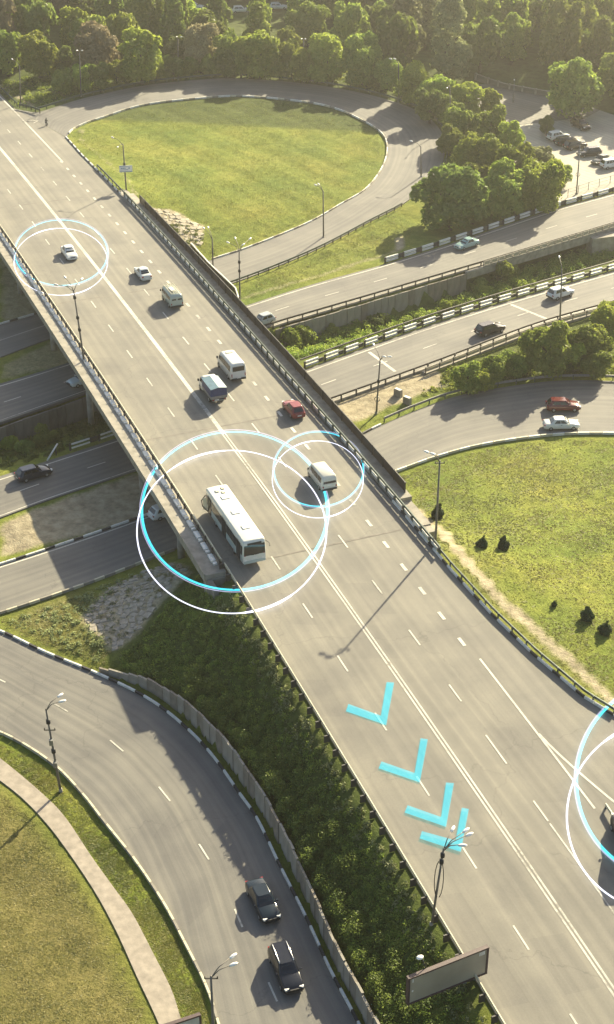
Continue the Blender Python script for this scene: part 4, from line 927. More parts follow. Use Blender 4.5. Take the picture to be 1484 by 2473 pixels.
MB().tube([(L2-.05, 1.2, 2.7), (L2+.35, 1.45, 2.6), (L2+.4, 1.5, 2.2)], .04, 5).build('mirror_arm', MAT['trim'], t)
MB().tube([(-4.9, -1.3, .55), (-5.4, -1.75, 1.1), (-5.5, -1.8, 1.7), (-5.3, -1.4, 2.35)], .06, 5).build('rear_dark_arc', MAT['trim'], t)  # dark arc and pale panel for an unidentified shape at the bus rear
MB().panel([(-4.95, -1.36, .6), (-5.35, -1.72, .7), (-5.35, -1.7, 2.0), (-5.0, -1.38, 2.2)], .03).build('rear_pale_panel', MAT['cream'], t)

# ---------------------------------------------------------------- lamp posts
def lamp(name, label, base, top_px, heads, hgt=None, cat='street lamp', extras=(), r=.115, grp='street lamps of the interchange', mat='pole', z=None):
    b = base; lo_, hi_ = 2.0, 16.0       # pole height from the survey
    for _ in range(40):
        m_ = (lo_+hi_)/2
        if px_of(b.x, b.y, b.z+m_)[1] > top_px[1]: lo_ = m_
        else: hi_ = m_
    Hh = hgt or lo_; T = W(top_px[0], top_px[1], b.z+Hh); lean = Vector((T.x-b.x, 0, 0)); lean.x = max(-.6, min(.6, lean.x))
    t = thing(name, label, cat, b, 0, grp)
    top = Vector((lean.x, 0, Hh)); MB().tube([(0, 0, -.4), top*.5, top], [r*1.15, r*.95, r*.7], 8).build('pole', MAT[mat], t)
    MB().tube([(0, 0, -.2), (0, 0, .35)], [r*1.7, r*1.5], 8).build('base', MAT['concrete'], t)
    for (hx, hy) in heads:
        q = W(hx, hy, b.z+Hh+.55)-b; d = (q-top); d.z = 0
        if d.length > 3.2: d = d.normalized()*3.2
        if d.length < .5: d = d.normalized()*.5 if d.length > 1e-3 else Vector((.5, 0, 0))
        e = top+d+Vector((0, 0, .55))
        MB().tube([top-Vector((0, 0, .2)), top+d*.35+Vector((0, 0, .38)), e-d.normalized()*.3], [.05, .04, .035], 5).build('arm', MAT[mat], t)
        o = MB().ell((0, 0, 0), (.38, .15, .11), 0, 8, 5).build('lamp_head', MAT['lamp'], t); o.location = e; o.rotation_euler = (0, -.15, math.atan2(d.y, d.x))
    for k in extras:
        f, kind = k
        c = top*f
        if kind == 'box': MB().box(c+Vector((0, -.15, 0)), (.35, .4, .55)).build('switch_box', MAT['greymetal'], t)
        if kind == 'band': MB().tube([c-Vector((0, 0, .2)), c+Vector((0, 0, .2))], r*1.7, 8).build('clamp', MAT['wire'], t)
        if kind == 'coil':
            m_ = MB()
            for s_ in (-1, 1): m_.tube([c+Vector((s_*.34*math.cos(a), -.1, 1.9*math.sin(a))) for a in np.linspace(-1.3, 1.3, 7)], .035, 5)
            m_.build('cable_coil', MAT['wire'], t)
        if kind == 'ring': MB().tube([c+Vector((.35*math.cos(a), -.1, .35*math.sin(a))) for a in np.linspace(0, 6.283, 13)], .05, 5).build('hoop', MAT['greymetal'], t)
        if kind == 'ins': 
            m_ = MB(); m_.box(c, (1.0, .08, .08))
            for s_ in (-.45, 0, .45): m_.box(c+Vector((s_, 0, .12)), (.08, .08, .18))
            m_.build('cross_bar', MAT['wire'], t)
    return t
def mz(x, y): return on_road(x, y, 0, True)
lamp('street_lamp', 'single lamp on the grass corner left of the loop nose', G(50, 251), (47, 158), [(26, 140)])
lamp('street_lamp', 'twin headed lamp behind the guard rail near the loop nose', G(196, 232), (192, 125), [(186, 121), (198, 121)])
lamp('street_lamp', 'twin headed lamp against the brownish and green trees behind the loop', G(431, 193), (430, 92), [(427, 88), (438, 88)])
lamp('street_lamp', 'twin headed lamp behind the top of the loop, right of its middle', G(736, 197), (734, 95), [(729, 93), (738, 93)])
lamp('street_lamp', 'lamp behind the guard rail where the loop bends down on the right', G(963, 247), (963, 150), [(944, 141), (954, 141)])
lamp('street_lamp', 'lamp among the tree crowns right of the loop', G(1090, 308), (1089, 248), [(1066, 236)], hgt=8.0)
lamp('street_lamp', 'lamp on the outer bend of the loop beside the dark round tree', G(1018, 428), (1017, 352), [(994, 340)])
lamp('street_lamp', 'lamp by the loop exit in front of the lawn', G(782, 574), (781, 460), [(763, 446), (770, 444)])
lamp('street_lamp', 'dark lamp post carrying the small white sign on the loop lawn', G(306, 467), (297, 347), [(272, 331), (283, 356)], extras=((.6, 'band'),))
lamp('street_lamp', 'four headed lamp beside the green strip next to the bridge screen', G(580, 745), (578, 603), [(551, 585), (567, 571), (588, 590), (606, 575)], extras=((.8, 'band'), (.65, 'band')), grp='four headed lamps')
lamp('street_lamp', 'plain dark post with twin heads beside the stone slope', G(515, 657), (513, 575), [(492, 550), (503, 548)])
lamp('street_lamp', 'four headed lamp standing outside the left rail of the bridge', M(sof(W(183, 880, 6.6)), -9.9, 0), (172, 700), [(157, 669), (135, 687), (176, 690), (197, 674)], extras=((.9, 'band'), (.62, 'band'), (.45, 'band')), grp='four headed lamps')
lamp('street_lamp', 'tall lamp between the white crossover and the roadside trees', G(1353, 790), (1358, 650), [(1347, 605)], extras=((.12, 'band'),))
lamp('street_lamp', 'lamp on the sandy ground below the middle carriageway', G(909, 1000), (919, 866), [(903, 832), (929, 861), (942, 861)], extras=((.28, 'ring'), (.6, 'band')))
lamp('street_lamp', 'tall lamp on the lawn edge casting its shadow across the main road', G(1052, 1316), (1063, 1112), [(1031, 1091), (1046, 1096)], extras=((.97, 'ins'),))
lamp('street_lamp', 'four headed lamp with a cable coil beside the shrub embankment', M(sof(W(1073, 2230, 4.4)), -9.75, -.3), (1076, 2050), [(1094, 2003), (1126, 2006), (1134, 2016), (1118, 2042)], extras=((.62, 'coil'), (.92, 'band'), (.84, 'band')), r=.1, grp='four headed lamps')
lamp('street_lamp', 'leaning lamp with switch boxes beside the curved bottom ramp', G(147, 1912), (111, 1712), [(145, 1680), (150, 1694)], extras=((.35, 'box'), (.62, 'box'), (.5, 'band'), (.85, 'band'), (.75, 'ins')))
lamp('street_lamp', 'twin armed lamp at the bottom edge beside the ramp kerb', G(518, 2545), (510, 2358), [(563, 2310), (564, 2330)], extras=((.97, 'ins'),))
lamp('yard_lamp', 'small white globe lamp in the shaded yard', G(1240, 249), (1243, 202), [(1243, 192)], cat='lamp', r=.1, grp=None, mat='greymetal')
lamp('yard_lamp', 'tall post with a hoop at the edge of the pale parking lot', G(1393, 470), (1402, 350), [(1405, 342)], cat='lamp', r=.12, grp=None, extras=((.42, 'ring'),), mat='greymetal')

# sign on the lawn lamp
b = G(306, 467); q = W(308, 421, b.z+4.3); t = thing('road_sign', 'small white blue edged sign fixed on the lawn lamp post', 'sign', (b.x+.15, b.y-.28, b.z+4.3), .12)
MB().box((0, 0, 0), (2.1, .06, 1.1)).build('sign_board', MAT['lamp'], t)
sb = simple('sign_blue', (.12, .25, .36), .5, .08, 2.0)
MB().box((0, -.036, .47), (2.06, .012, .1)).build('sign_border', sb, t); MB().box((0, -.036, -.47), (2.06, .012, .1)).build('sign_border', sb, t)
m_ = MB()
for x, w_ in ((-.7, .2), (-.42, .24), (-.14, .16), (.55, .3)): m_.box((x, -.036, .12), (w_, .012, .16))
m_.box((-.2, -.036, -.15), (1.2, .012, .08)); m_.build('sign_lettering', sb, t)

# billboard on the embankment
zt = 7.6; a = W(985, 2362, zt); b = W(1180, 2285, zt); d = b-a; L = d.length; an = math.atan2(d.y, d.x); c = (a+b)/2
t = thing('billboard', 'blank brown billboard on two grey green legs beside the main road', 'billboard', (c.x, c.y, 0), an)
MB().box((0, 0, zt-1.35), (L-.3, .22, 2.5)).build('board', simple('board_face', (.3, .265, .2), .55, .25, .25), t)
fr = simple('board_frame', (.06, .035, .035), .6, .2, 3.0)
for z_, n_ in ((zt-.06, 'top_frame'), (zt-2.66, 'bottom_frame')): MB().box((0, 0, z_), (L, .34, .14)).build(n_, fr, t)
for x in (-L/2+.08, L/2-.08): MB().box((x, 0, zt-1.36), (.16, .32, 2.5)).build('side_frame', fr, t)
lg = simple('leg_green_grey', (.16, .22, .2), .6, .12, 2.0)
for px_ in ((1133, 2380), (1158, 2370)):
    q = W(px_[0], px_[1], zt-2.9); e = Vector((q.x-c.x, q.y-c.y, 0)); x = e.x*math.cos(an)+e.y*math.sin(an); g0 = tz(q.x, q.y)
    MB().box((x, .25, (zt-2.4+g0-.3)/2), (.26, .26, zt-2.4-g0+.6)).build('leg', lg, t)
m_ = MB()
for x, w_ in ((L/2-.75, .07), (L/2-.62, .05), (L/2-.5, .09), (L/2-.38, .08)): m_.box((x, -.122, zt-.42), (w_, .015, .34))
m_.box((-L/2+.4, -.122, zt-.4), (.07, .015, .34)); m_.box((-L/2+.4, -.122, zt-1.45), (.12, .015, .14)); m_.build('board_lettering', MAT['lamp'], t)
q = W(1015, 2313, zt+.6); e = Vector((q.x-c.x, q.y-c.y, 0)); x = e.x*math.cos(an)+e.y*math.sin(an); y = -e.x*math.sin(an)+e.y*math.cos(an)
MB().tube([(x+.2, .1, zt-.2), (x+.1, y*.6, zt+.5), (x, y, zt+.6)], .04, 5).build('lamp_arm', MAT['wire'], t); o = MB().ell((x, y, zt+.6), (.3, .22, .12)).build('spotlight', MAT['lamp'], t)
a = W(404, 2476, 3.4); b = W(482, 2450, 3.4); d = b-a; an = math.atan2(d.y, d.x)
t = thing('billboard', 'top corner of a second billboard at the bottom edge by the path', 'billboard', (a.x, a.y, 0), an); L = d.length
MB().box((L/2-1.5, 0, 2.2), (L+2.9, .2, 2.2)).build('board', simple('board_pale', (.4, .42, .4), .5, .1, 1.0), t)
MB().box((L/2-1.5, 0, 3.36), (L+3.1, .3, .16)).build('top_frame', fr, t); MB().box((L+.02, 0, 2.2), (.16, .28, 2.24)).build('side_frame', fr, t)
for x in (-1.8, .4): MB().box((x, .2, .5), (.2, .2, 2.4)).build('leg', lg, t)

# ---------------------------------------------------------------- trees
LEAF = dict(bright=leafmat('leaf_bright', (.15, .23, .03), (.42, .47, .075), .55), mid=leafmat('leaf_mid', (.11, .18, .028), (.33, .385, .07), .52),
            dark=leafmat('leaf_dark', (.075, .12, .026), (.22, .275, .056), .5), brown=leafmat('leaf_brown', (.19, .165, .09), (.38, .33, .18), .45),
            grey=leafmat('leaf_grey', (.15, .18, .075), (.35, .375, .18), .5), spruce=leafmat('leaf_spruce', (.02, .038, .014), (.055, .085, .03), .2))
def leaf_quads(P, Nrm, size, tint, flat=.55):
    n = len(P); r = rng.normal(size=(n, 3)); v = Nrm+r*flat; v /= np.linalg.norm(v, axis=1, keepdims=True)
    a = np.cross(v, rng.normal(size=(n, 3))); a /= np.linalg.norm(a, axis=1, keepdims=True); b = np.cross(v, a)
    s = (size*rng.uniform(.6, 1.35, n))[:, None]
    a = a*s*.62; b = b*s
    V = np.stack([P-b, P+a*.9-b*.1, P+b, P-a*.9+b*.15], 1).reshape(-1, 3)
    F = np.arange(4*n).reshape(n, 4); return V, F, np.repeat(tint, 4)
def crown_cloud(lobes, per, size):
    PP, NN, TT = [], [], []
    C = np.array([l[:3] for l in lobes]); Rr = np.array([l[3] for l in lobes])
    for i, (cx, cy, cz, r) in enumerate(lobes):
        k = int(per*r*r/.16); u = rng.normal(size=(k, 3)); u /= np.linalg.norm(u, axis=1, keepdims=True)
        u[:, 2] = np.where(u[:, 2] < -.35, -u[:, 2], u[:, 2])
        rr = r*rng.uniform(.72, 1.08, k)**.8; wob = 1+.16*np.sin(u[:, 0]*5+i)*np.sin(u[:, 1]*6+2*i)*1.0
        p = np.array([cx, cy, cz])+u*(rr*wob)[:, None]
        d = np.linalg.norm(p[:, None]-C[None], axis=2)/Rr[None]; d[:, i] = 9; keep = d.min(1) > .72
        PP.append(p[keep]); NN.append(u[keep]); TT.append(np.clip(.5+rng.normal(0, .16, keep.sum())+rng.normal(0, .12), 0, 1))
    return leaf_quads(np.concatenate(PP), np.concatenate(NN), size, np.concatenate(TT))
def lobes_for(shape):
    L = []
    if shape == 'round':
        for k in range(30):
            an = rng.uniform(0, 6.283); zz = rng.uniform(-1, .8); w = math.sqrt(max(.2, 1-zz*zz))*rng.uniform(.35, .74)
            L.append((w*math.cos(an), w*math.sin(an), 1.15+zz*.85, rng.uniform(.2, .42)))
        L.append((0, 0, 1.15, .6))
    elif shape == 'broad':
        for k in range(36):
            an = rng.uniform(0, 6.283); zz = rng.uniform(-1, .8); w = math.sqrt(max(.3, 1-zz*zz))*rng.uniform(.3, .8)
            L.append((w*math.cos(an), w*math.sin(an), .95+zz*.72, rng.uniform(.18, .38)))
        L.append((0, 0, .95, .58))
    elif shape == 'tall':
        for k in range(40):
            f = rng.uniform(0, 1); an = rng.uniform(0, 6.283); w = (1-abs(f-.3)*1.15)*rng.uniform(.25, .75)
            L.append((w*math.cos(an), w*math.sin(an), .35+f*2.4, rng.uniform(.18, .36)))
        L.append((0, 0, 1.3, .5))
    elif shape == 'bush':
        for k in range(14):
            an = rng.uniform(0, 6.283); w = rng.uniform(.1, .7); L.append((w*math.cos(an), w*math.sin(an), rng.uniform(.15, .75), rng.uniform(.25, .42)))
    return L
def trunk_mesh(shape):
    m = MB(); H = {'round': 1.4, 'broad': 1.2, 'tall': 2.2, 'bush': .5}[shape]
    m.tube([(0, 0, -.1), (.02, .01, H*.4), (-.02, .02, H)], [.085, .06, .02], 7)
    for k in range(7):
        an = k*2.4+random.random(); z0 = H*(.32+.07*k); w = random.uniform(.4, .65)
        m.tube([(0, 0, z0), (w*.5*math.cos(an), w*.5*math.sin(an), z0+.2), (w*math.cos(an), w*math.sin(an), z0+.42)], [.035, .024, .01], 5)
    return m.mesh('trunk', MAT['bark'])
CR = {}; TRK = {s_: [trunk_mesh(s_) for _ in range(2)] for s_ in ('round', 'broad', 'tall', 'bush')}
def crown(shape, leaf, var, fine):
    key = (shape, leaf, var, fine)
    if key not in CR:
        V, F, T = crown_cloud(lobes_for(shape), 680 if fine else 380, .068 if fine else .092)
        CR[key] = np_mesh('crown', V, F, LEAF[leaf], T)
    return CR[key]
def tree_at(p, r, shape, leaf, label, group=None, name='tree', cat='tree', fine=True, zs=1.0):
    t = thing(name, label, cat, p, 0, group); v = random.randrange(2 if fine else 3); rz = random.uniform(0, 6.283); s_ = (r, r*random.uniform(.92, 1.08), r*zs*random.uniform(.93, 1.07))
    obj('trunk', random.choice(TRK[shape]), t, (0, 0, 0), (0, 0, rz), s_); obj('crown', crown(shape, leaf, v, fine), t, (0, 0, 0), (0, 0, rz), s_)
    return t
TREES = []
def tree_px(x, y, rp, shape, leaf, label, **k):
    zc = {'round': 1.25, 'broad': 1.05, 'tall': 1.6, 'bush': .4}[shape]*k.get('zs', 1.0)
    p = G(x, y, 3)
    for _ in range(4): r = rp/ppm(p); p = G(x, y, r*zc)
    g = Vector((p.x, p.y, tz(p.x, p.y)-.05)); TREES.append((g.x, g.y, r)); return tree_at(g, r, shape, leaf, label, **k)
# the row behind the loop, left to right
row = 'trees in the row behind the loop guard rail'
for x, y, r, sh, lf, lb in (
    (15, 118, 52, 'round', 'mid', 'green tree at the left edge behind the gore lamp'), (92, 122, 56, 'round', 'bright', 'bright green round tree between the first two lamps, left'),
    (150, 140, 36, 'round', 'dark', 'small dark tree left of the twin headed lamp'), (232, 118, 62, 'round', 'brown', 'brownish blossom coloured tree right of the twin headed lamp'),
    (338, 122, 64, 'round', 'bright', 'bright fresh green tree right of the brownish one'), (425, 118, 40, 'round', 'dark', 'dark tree behind the third lamp'),
    (485, 112, 52, 'round', 'brown', 'olive brown tree right of the third lamp'), (555, 128, 44, 'round', 'mid', 'mid green tree above the top of the loop'),
    (625, 122, 62, 'broad', 'bright', 'broad bright tree above the middle of the loop top'), (705, 140, 40, 'round', 'mid', 'small green tree behind the fourth lamp'),
    (700, 100, 34, 'round', 'mid', 'mid green tree rising just left of the fourth lamp'), (790, 128, 56, 'round', 'bright', 'bright lobed tree right of the fourth lamp'),
    (876, 138, 56, 'round', 'mid', 'grey green round tree left of the bend lamp'), (935, 170, 40, 'round', 'mid', 'small tree at the foot of the bend lamp'),
    (1000, 198, 46, 'round', 'bright', 'bright tree just right of the bend lamp'), (1060, 214, 50, 'broad', 'bright', 'bright broad tree right above the loop bend'),
    (1130, 236, 50, 'broad', 'bright', 'bright tree at the upper end of the band right of the loop'), (1040, 250, 40, 'round', 'dark', 'dark tree against the rail where the loop turns'),
    (1185, 248, 34, 'round', 'bright', 'pale green tree at the tip of the band beside the yard'), (1108, 292, 44, 'round', 'mid', 'green tree behind the lamp among the crowns'),
    (1185, 300, 56, 'broad', 'mid', 'broad green tree in the middle of the band right of the loop'), (1235, 330, 40, 'round', 'bright', 'bright tree of the band nearest the parked white car'),
    (1130, 365, 44, 'round', 'bright', 'bright tree above the dark round one'), (1190, 372, 46, 'round', 'mid', 'mid green tree inside the lower band'),
    (1245, 400, 58, 'round', 'mid', 'green tree in the lower band behind the largest crowns'), (1300, 385, 46, 'broad', 'grey', 'olive grey tree at the edge of the pale lot'),
    (1090, 462, 92, 'broad', 'dark', 'large dark round tree where the loop leaves the band'), (1215, 455, 78, 'broad', 'mid', 'large mid green tree right of the dark round one'),
    (1310, 440, 70, 'broad', 'bright', 'large bright tree beside the hoop post of the lot'), (1322, 300, 22, 'round', 'dark', 'small dark tree standing beside the parked row'),
    (1385, 195, 82, 'broad', 'mid', 'big spreading tree alone at the back of the pale lot'), (1240, 92, 40, 'tall', 'mid', 'narrow sunlit tree in front of the dark wood'),
    (985, 60, 62, 'tall', 'grey', 'tall pale poplar left of its twin'), (1080, 90, 72, 'tall', 'grey', 'tall pale poplar with the widest crown'), (1030, 40, 50, 'tall', 'grey', 'tall pale poplar behind the two others'),
    (178, 62, 44, 'round', 'bright', 'bright tree standing above the row, left of the middle'), (745, 48, 50, 'round', 'mid', 'green tree above the row near the top edge'), (850, 60, 50, 'round', 'mid', 'green tree above the row left of the poplars')):
    tree_px(x, y, r, sh, lf, lb, group=row if y < 260 and x < 960 else None)
for x, y, r, lf, lb in ((1090, 335, 40, 'mid', 'green tree filling the band beside the bend of the loop'), (1150, 335, 38, 'bright', 'bright small tree in the middle of the band right of the loop'), (1150, 418, 44, 'mid', 'mid green tree just above the large dark round one'),
    (1262, 452, 54, 'bright', 'bright tree squeezed between the two largest crowns'), (1350, 410, 36, 'mid', 'small tree at the lot edge above the parapet'), (1090, 262, 40, 'mid', 'green tree in the upper band between two bright ones'), (1145, 500, 40, 'dark', 'low dark tree at the parapet of the upper carriageway')):
    tree_px(x, y, r, 'broad', lf, lb)
for x, y, r, lf, lb in ((1245, 872, 42, 'mid', 'tree left of the largest roadside one'), (1375, 845, 50, 'bright', 'bright tree between the two broad roadside ones'), (1165, 915, 34, 'bright', 'low bright tree near the concrete blocks'), (1445, 870, 44, 'mid', 'tree low at the right frame edge above the slip road')):
    tree_px(x, y, r, 'broad', lf, lb)
for x in range(150, 940, 44):
    yy0 = float(np.interp(x, [150, 330, 580, 740, 880, 940], [196, 168, 150, 158, 178, 194]))
    lf = random.choice(['mid', 'dark', 'mid', 'bright']); sh = random.choice(['round', 'broad'])
    lb = 'low %s %stree at the row foot, %s' % (dict(mid='mid green', dark='dark', bright='bright')[lf], 'spreading ' if sh == 'broad' else '', 'right of the twin headed lamp' if x < 300 else 'left of the third lamp' if x < 431 else 'right of the third lamp' if x < 580 else 'left of the fourth lamp' if x < 736 else 'right of the fourth lamp' if x < 850 else 'near the bend lamp')
    tree_px(x+random.uniform(-8, 8), yy0-random.uniform(0, 8), random.uniform(26, 36), sh, lf, lb, group='low trees at the foot of the row')
# roadside trees below the middle carriageway
for x, y, r, sh, lf, lb in ((1130, 906, 44, 'broad', 'mid', 'low spreading tree left of the roadside group'), (1195, 885, 38, 'round', 'mid', 'small tree between the roadside trees'),
    (1322, 835, 74, 'broad', 'mid', 'largest roundish tree of the roadside group, by the tall lamp'), (1420, 822, 62, 'broad', 'mid', 'broad tree right of the largest roadside one'), (1470, 770, 50, 'round', 'bright', 'bright tree cut by the right frame edge'),
    (1262, 888, 34, 'bush', 'dark', 'dark bush under the roadside trees'), (1380, 880, 36, 'bush', 'dark', 'dark bush behind the slip road rail')):
    tree_px(x, y, r, sh, lf, lb)
for x, y, r, lf, lb in ((1212, 652, 48, 'mid', 'tall bush growing against the side bridge'), (1088, 742, 26, 'bright', 'small bright bush in the cutting'), (715, 818, 50, 'mid', 'bush in the cutting nearest the dark screen'), (795, 785, 28, 'mid', 'bush against the slab wall'), (905, 775, 26, 'dark', 'dark low bush below the slab wall'), (1160, 690, 30, 'mid', 'bush at the end of the slab wall'),
    (20, 1068, 34, 'bright', 'sunlit bush at the left edge in the cutting'), (110, 1060, 36, 'mid', 'bush in the cutting left of the bridge'), (60, 1085, 30, 'dark', 'dark bush in the shaded cutting')):
    tree_px(x, y, r, 'bush', lf, lb, name='bush', cat='bush')
# little spruces and bushes on the right lawn
def needle_crown():
    L = [(rng.uniform(-.1, .1)+.02*k, rng.uniform(-.1, .1), .16+.155*k, max(.07, .36-.06*k+rng.uniform(-.05, .05))) for k in range(6)]+[(.24*math.cos(a)*rng.uniform(.8, 1.4), .24*math.sin(a)*rng.uniform(.8, 1.4), rng.uniform(.12, .4), rng.uniform(.13, .22)) for a in np.arange(0, 6.2, 1.0)]
    V, F, T = crown_cloud(L, 900, .085); return np_mesh('needles', V, F, LEAF['spruce'], T)
ncs = [needle_crown() for _ in range(3)]
for x, y, h, lb in ((1056, 1250, 2.0, 'small dark spruce behind the tall lamp on the lawn'), (1163, 1320, 1.6, 'low dark spruce, left one of the pair on the lawn'), (1215, 1325, 1.7, 'low dark spruce, right one of the pair on the lawn'),
    (1340, 1464, .8, 'tiny dark sapling alone on the lawn'), (1420, 1497, 1.9, 'dark round spruce, upper left one near the right edge'), (1460, 1528, 1.7, 'dark round spruce, lower right one near the right edge')):
    p = G(x, y); t = thing('spruce', lb, 'bush', p); obj('needles', random.choice(ncs), t, (0, 0, 0), (0, 0, random.uniform(0, 6)), (h*.8, h*.8, h*.85)); MB().tube([(0, 0, -.1), (0, 0, h*.5)], [.05, .03], 6).build('trunk', MAT['bark'], t)
# the wood behind
kinds = [('round', 'mid'), ('round', 'dark'), ('broad', 'dark'), ('tall', 'dark'), ('round', 'brown'), ('tall', 'mid'), ('round', 'bright')]
wts = [.3, .26, .16, .1, .06, .07, .05]
lab = {('round', 'mid'): 'mid green round tree in the wood behind the loop', ('round', 'dark'): 'dark round tree in the wood behind the loop', ('broad', 'dark'): 'broad dark tree in the wood behind the loop', ('tall', 'dark'): 'tall dark tree in the wood behind the loop', ('round', 'brown'): 'brownish tree in the wood behind the loop', ('tall', 'mid'): 'tall mid green tree in the wood behind the loop', ('round', 'bright'): 'bright green tree in the wood behind the loop'}
cntw = 0; yv = 312.0
clear = [G(1120, 200), G(1200, 190), G(1300, 205), G(1420, 240), G(1700, 330), G(1700, 470), G(1390, 480), G(1240, 430), G(1180, 320)]
cars_top = [on_road(x, y, 1.0, z=1.5) for x, y in ((470, 10), (582, 18), (672, 10))]
while yv < 475:
    w = 36+yv*.152; xv = -w+random.uniform(0, 6)
    while xv < w+8:
        x = xv+random.uniform(-2, 2); y = yv+random.uniform(-2.5, 2.5); r = random.uniform(3.6, 5.6)
        q = px_of(x, y, 0); okk = not inside(clear, np.array([x]), np.array([y]))[0]
        okk &= all((x-a)**2+(y-b)**2 > (.62*(r+c_))**2 for a, b, c_ in TREES)
        okk &= not any(abs(x-c_.x) < 5 and -22 < y-c_.y < 4 for c_ in cars_top)
        okk &= not (q[0] < 130 and q[1] > 185) and not any((x-p.x)**2+(y-p.y)**2 < (r+7)**2 for p in loopO[::6])
        if okk and cntw < 285:
            k = random.choices(range(7), wts)[0]; qq = px_of(x, y, 4); zone = 'above the loop left end' if qq[0] < 300 else 'above the loop top' if qq[0] < 640 else 'left of the poplars' if qq[0] < 930 else 'behind the poplars' if qq[0] < 1170 else 'above the shaded yard'; dep = 'front of wood' if qq[1] > 95 else 'middle of wood' if qq[1] > 25 else 'top edge of wood'
            lbk = lab[kinds[k]].split(' in the wood')[0]+', '+dep+', '+zone; tree_at(Vector((x, y, tz(x, y)-.1)), r*(1.0 if kinds[k][0] != 'tall' else .8), *kinds[k], lbk, group=lbk.replace('tree', 'trees', 1), fine=False, zs=random.uniform(1.0, 1.35)); TREES.append((x, y, r)); cntw += 1
        xv += random.uniform(7.2, 10.2)
    yv += 8.6

# ---------------------------------------------------------------- undergrowth, tall weeds and grass
def scatter(poly, n, keep=None):
    pp = [G(*p) for p in poly]; x0, x1 = min(p.x for p in pp), max(p.x for p in pp); y0, y1 = min(p.y for p in pp), max(p.y for p in pp)
    out = np.zeros((0, 2))
    while len(out) < n:
        X = rng.uniform(x0, x1, n*2); Y = rng.uniform(y0, y1, n*2); k = inside(pp, X, Y); out = np.concatenate([out, np.stack([X, Y], 1)[k]])
    return out[:n]
def tzv(X, Y):
    fx = np.clip((X-gx[0])/STEP, 0, NX-1.001); fy = np.clip((Y-gy[0])/STEP, 0, NY-1.001); i, j = fx.astype(int), fy.astype(int); a, b = fx-i, fy-j
    return (Z[j, i]*(1-a)+Z[j, i+1]*a)*(1-b)+(Z[j+1, i]*(1-a)+Z[j+1, i+1]*a)*b
def lookup(arr, X, Y):
    i = np.clip(((X-gx[0])/STEP+.5).astype(int), 0, NX-1); j = np.clip(((Y-gy[0])/STEP+.5).astype(int), 0, NY-1); return arr[j, i]
def free(X, Y): return ~lookup(roadmask, X, Y)
roadmask = np.zeros_like(fixed); S2 = np.array(STAMP[:ROADN]); jx = np.round((S2[:, 0]-gx[0])/STEP).astype(int); jy = np.round((S2[:, 1]-gy[0])/STEP).astype(int); k2 = (jx >= 0) & (jx < NX) & (jy >= 0) & (jy < NY); roadmask[jy[k2], jx[k2]] = True
def bushes_at(name, XY, rmin, rmax, leaf, size, per, hscale=1.0):
    PP, NN, TT = [], [], []
    for x, y in XY:
        r = rng.uniform(rmin, rmax); k = max(10, int(per*r*r)); u = rng.normal(size=(k, 3)); u /= np.linalg.norm(u, axis=1, keepdims=True); u[:, 2] = np.abs(u[:, 2])
        p = np.array([x, y, float(tz(x, y))-.1])+u*(r*rng.uniform(.5, 1.1, k))[:, None]*np.array([1, 1, hscale*rng.uniform(.7, 1.3)])
        PP.append(p); NN.append(u); TT.append(np.clip(rng.uniform(.15, .85)+rng.normal(0, .15, k), 0, 1))
    V, F, T = leaf_quads(np.concatenate(PP), np.concatenate(NN), size, np.concatenate(TT), .7)
    return stuff(obj(name, np_mesh(name, V, F, LEAF[leaf], T)))
def bushes(name, poly, n, rmin, rmax, leaf, size, per, hscale=1.0, avoid=True):
    XY = scatter(poly, n); 
    if avoid: XY = XY[free(XY[:, 0], XY[:, 1])]
    return bushes_at(name, XY, rmin, rmax, leaf, size, per, hscale)
bank = [(430, 1440), (480, 1395), (540, 1470), (650, 1620), (760, 1770), (900, 1990), (1020, 2190), (1150, 2400), (1215, 2500), (905, 2500), (860, 2360), (800, 2245), (735, 2105), (655, 1965), (560, 1800), (500, 1715), (420, 1655), (300, 1610), (290, 1585), (345, 1545)]
a_ = bushes('undergrowth', bank, 1500, .2, .55, 'dark', .085, 520, 1.0)
b_ = bushes('undergrowth', bank, 1300, .15, .5, 'mid', .075, 520, 1.0)
wq = [p for p in wp[int(len(wp)*.12):]]
pt = []
for _ in range(230):
    i_ = random.randrange(1, len(wq)-1); d_ = (wq[i_+1]-wq[i_-1]).normalized(); k_ = random.uniform(.7, 3.4); pt.append((wq[i_].x-d_.y*k_, wq[i_].y+d_.x*k_))
c_ = bushes_at('undergrowth', pt, .4, .85, 'dark', .09, 480, 1.7)
for o_ in (a_, b_, c_): tag(o_, 'dense dark green shrubs covering the bank beside the main road', 'undergrowth')
vg = [M(rng.uniform(147, 215), rng.uniform(-11.6, -9.9)) for _ in range(420)]
o_ = tag(bushes_at('weeds', [(p.x, p.y) for p in vg], .15, .42, 'grey', .1, 300, 1.3), 'pale dry weeds along the rail of the main road', 'weeds')
o_ = tag(bushes('weeds', [(610, 840), (760, 800), (1000, 735), (1120, 700), (1300, 640), (1484, 580), (1484, 620), (1200, 715), (1000, 780), (800, 845), (690, 880)], 620, .3, 1.1, 'mid', .15, 170, 1.0, False), 'weeds and low bushes in the cutting between the carriageways', 'weeds')
o_ = tag(bushes('weeds', [(0, 1045), (130, 1000), (260, 960), (290, 1040), (120, 1100), (0, 1135)], 200, .3, .8, 'dark', .18, 130, .9, False), 'weeds in the shaded cutting left of the bridge', 'weeds')
o_ = tag(bushes('weeds', [(1000, 962), (1120, 935), (1290, 908), (1484, 905), (1484, 800), (1250, 850), (1090, 890)], 420, .25, .7, 'mid', .16, 130, .9), 'tall weeds under the roadside trees', 'weeds')
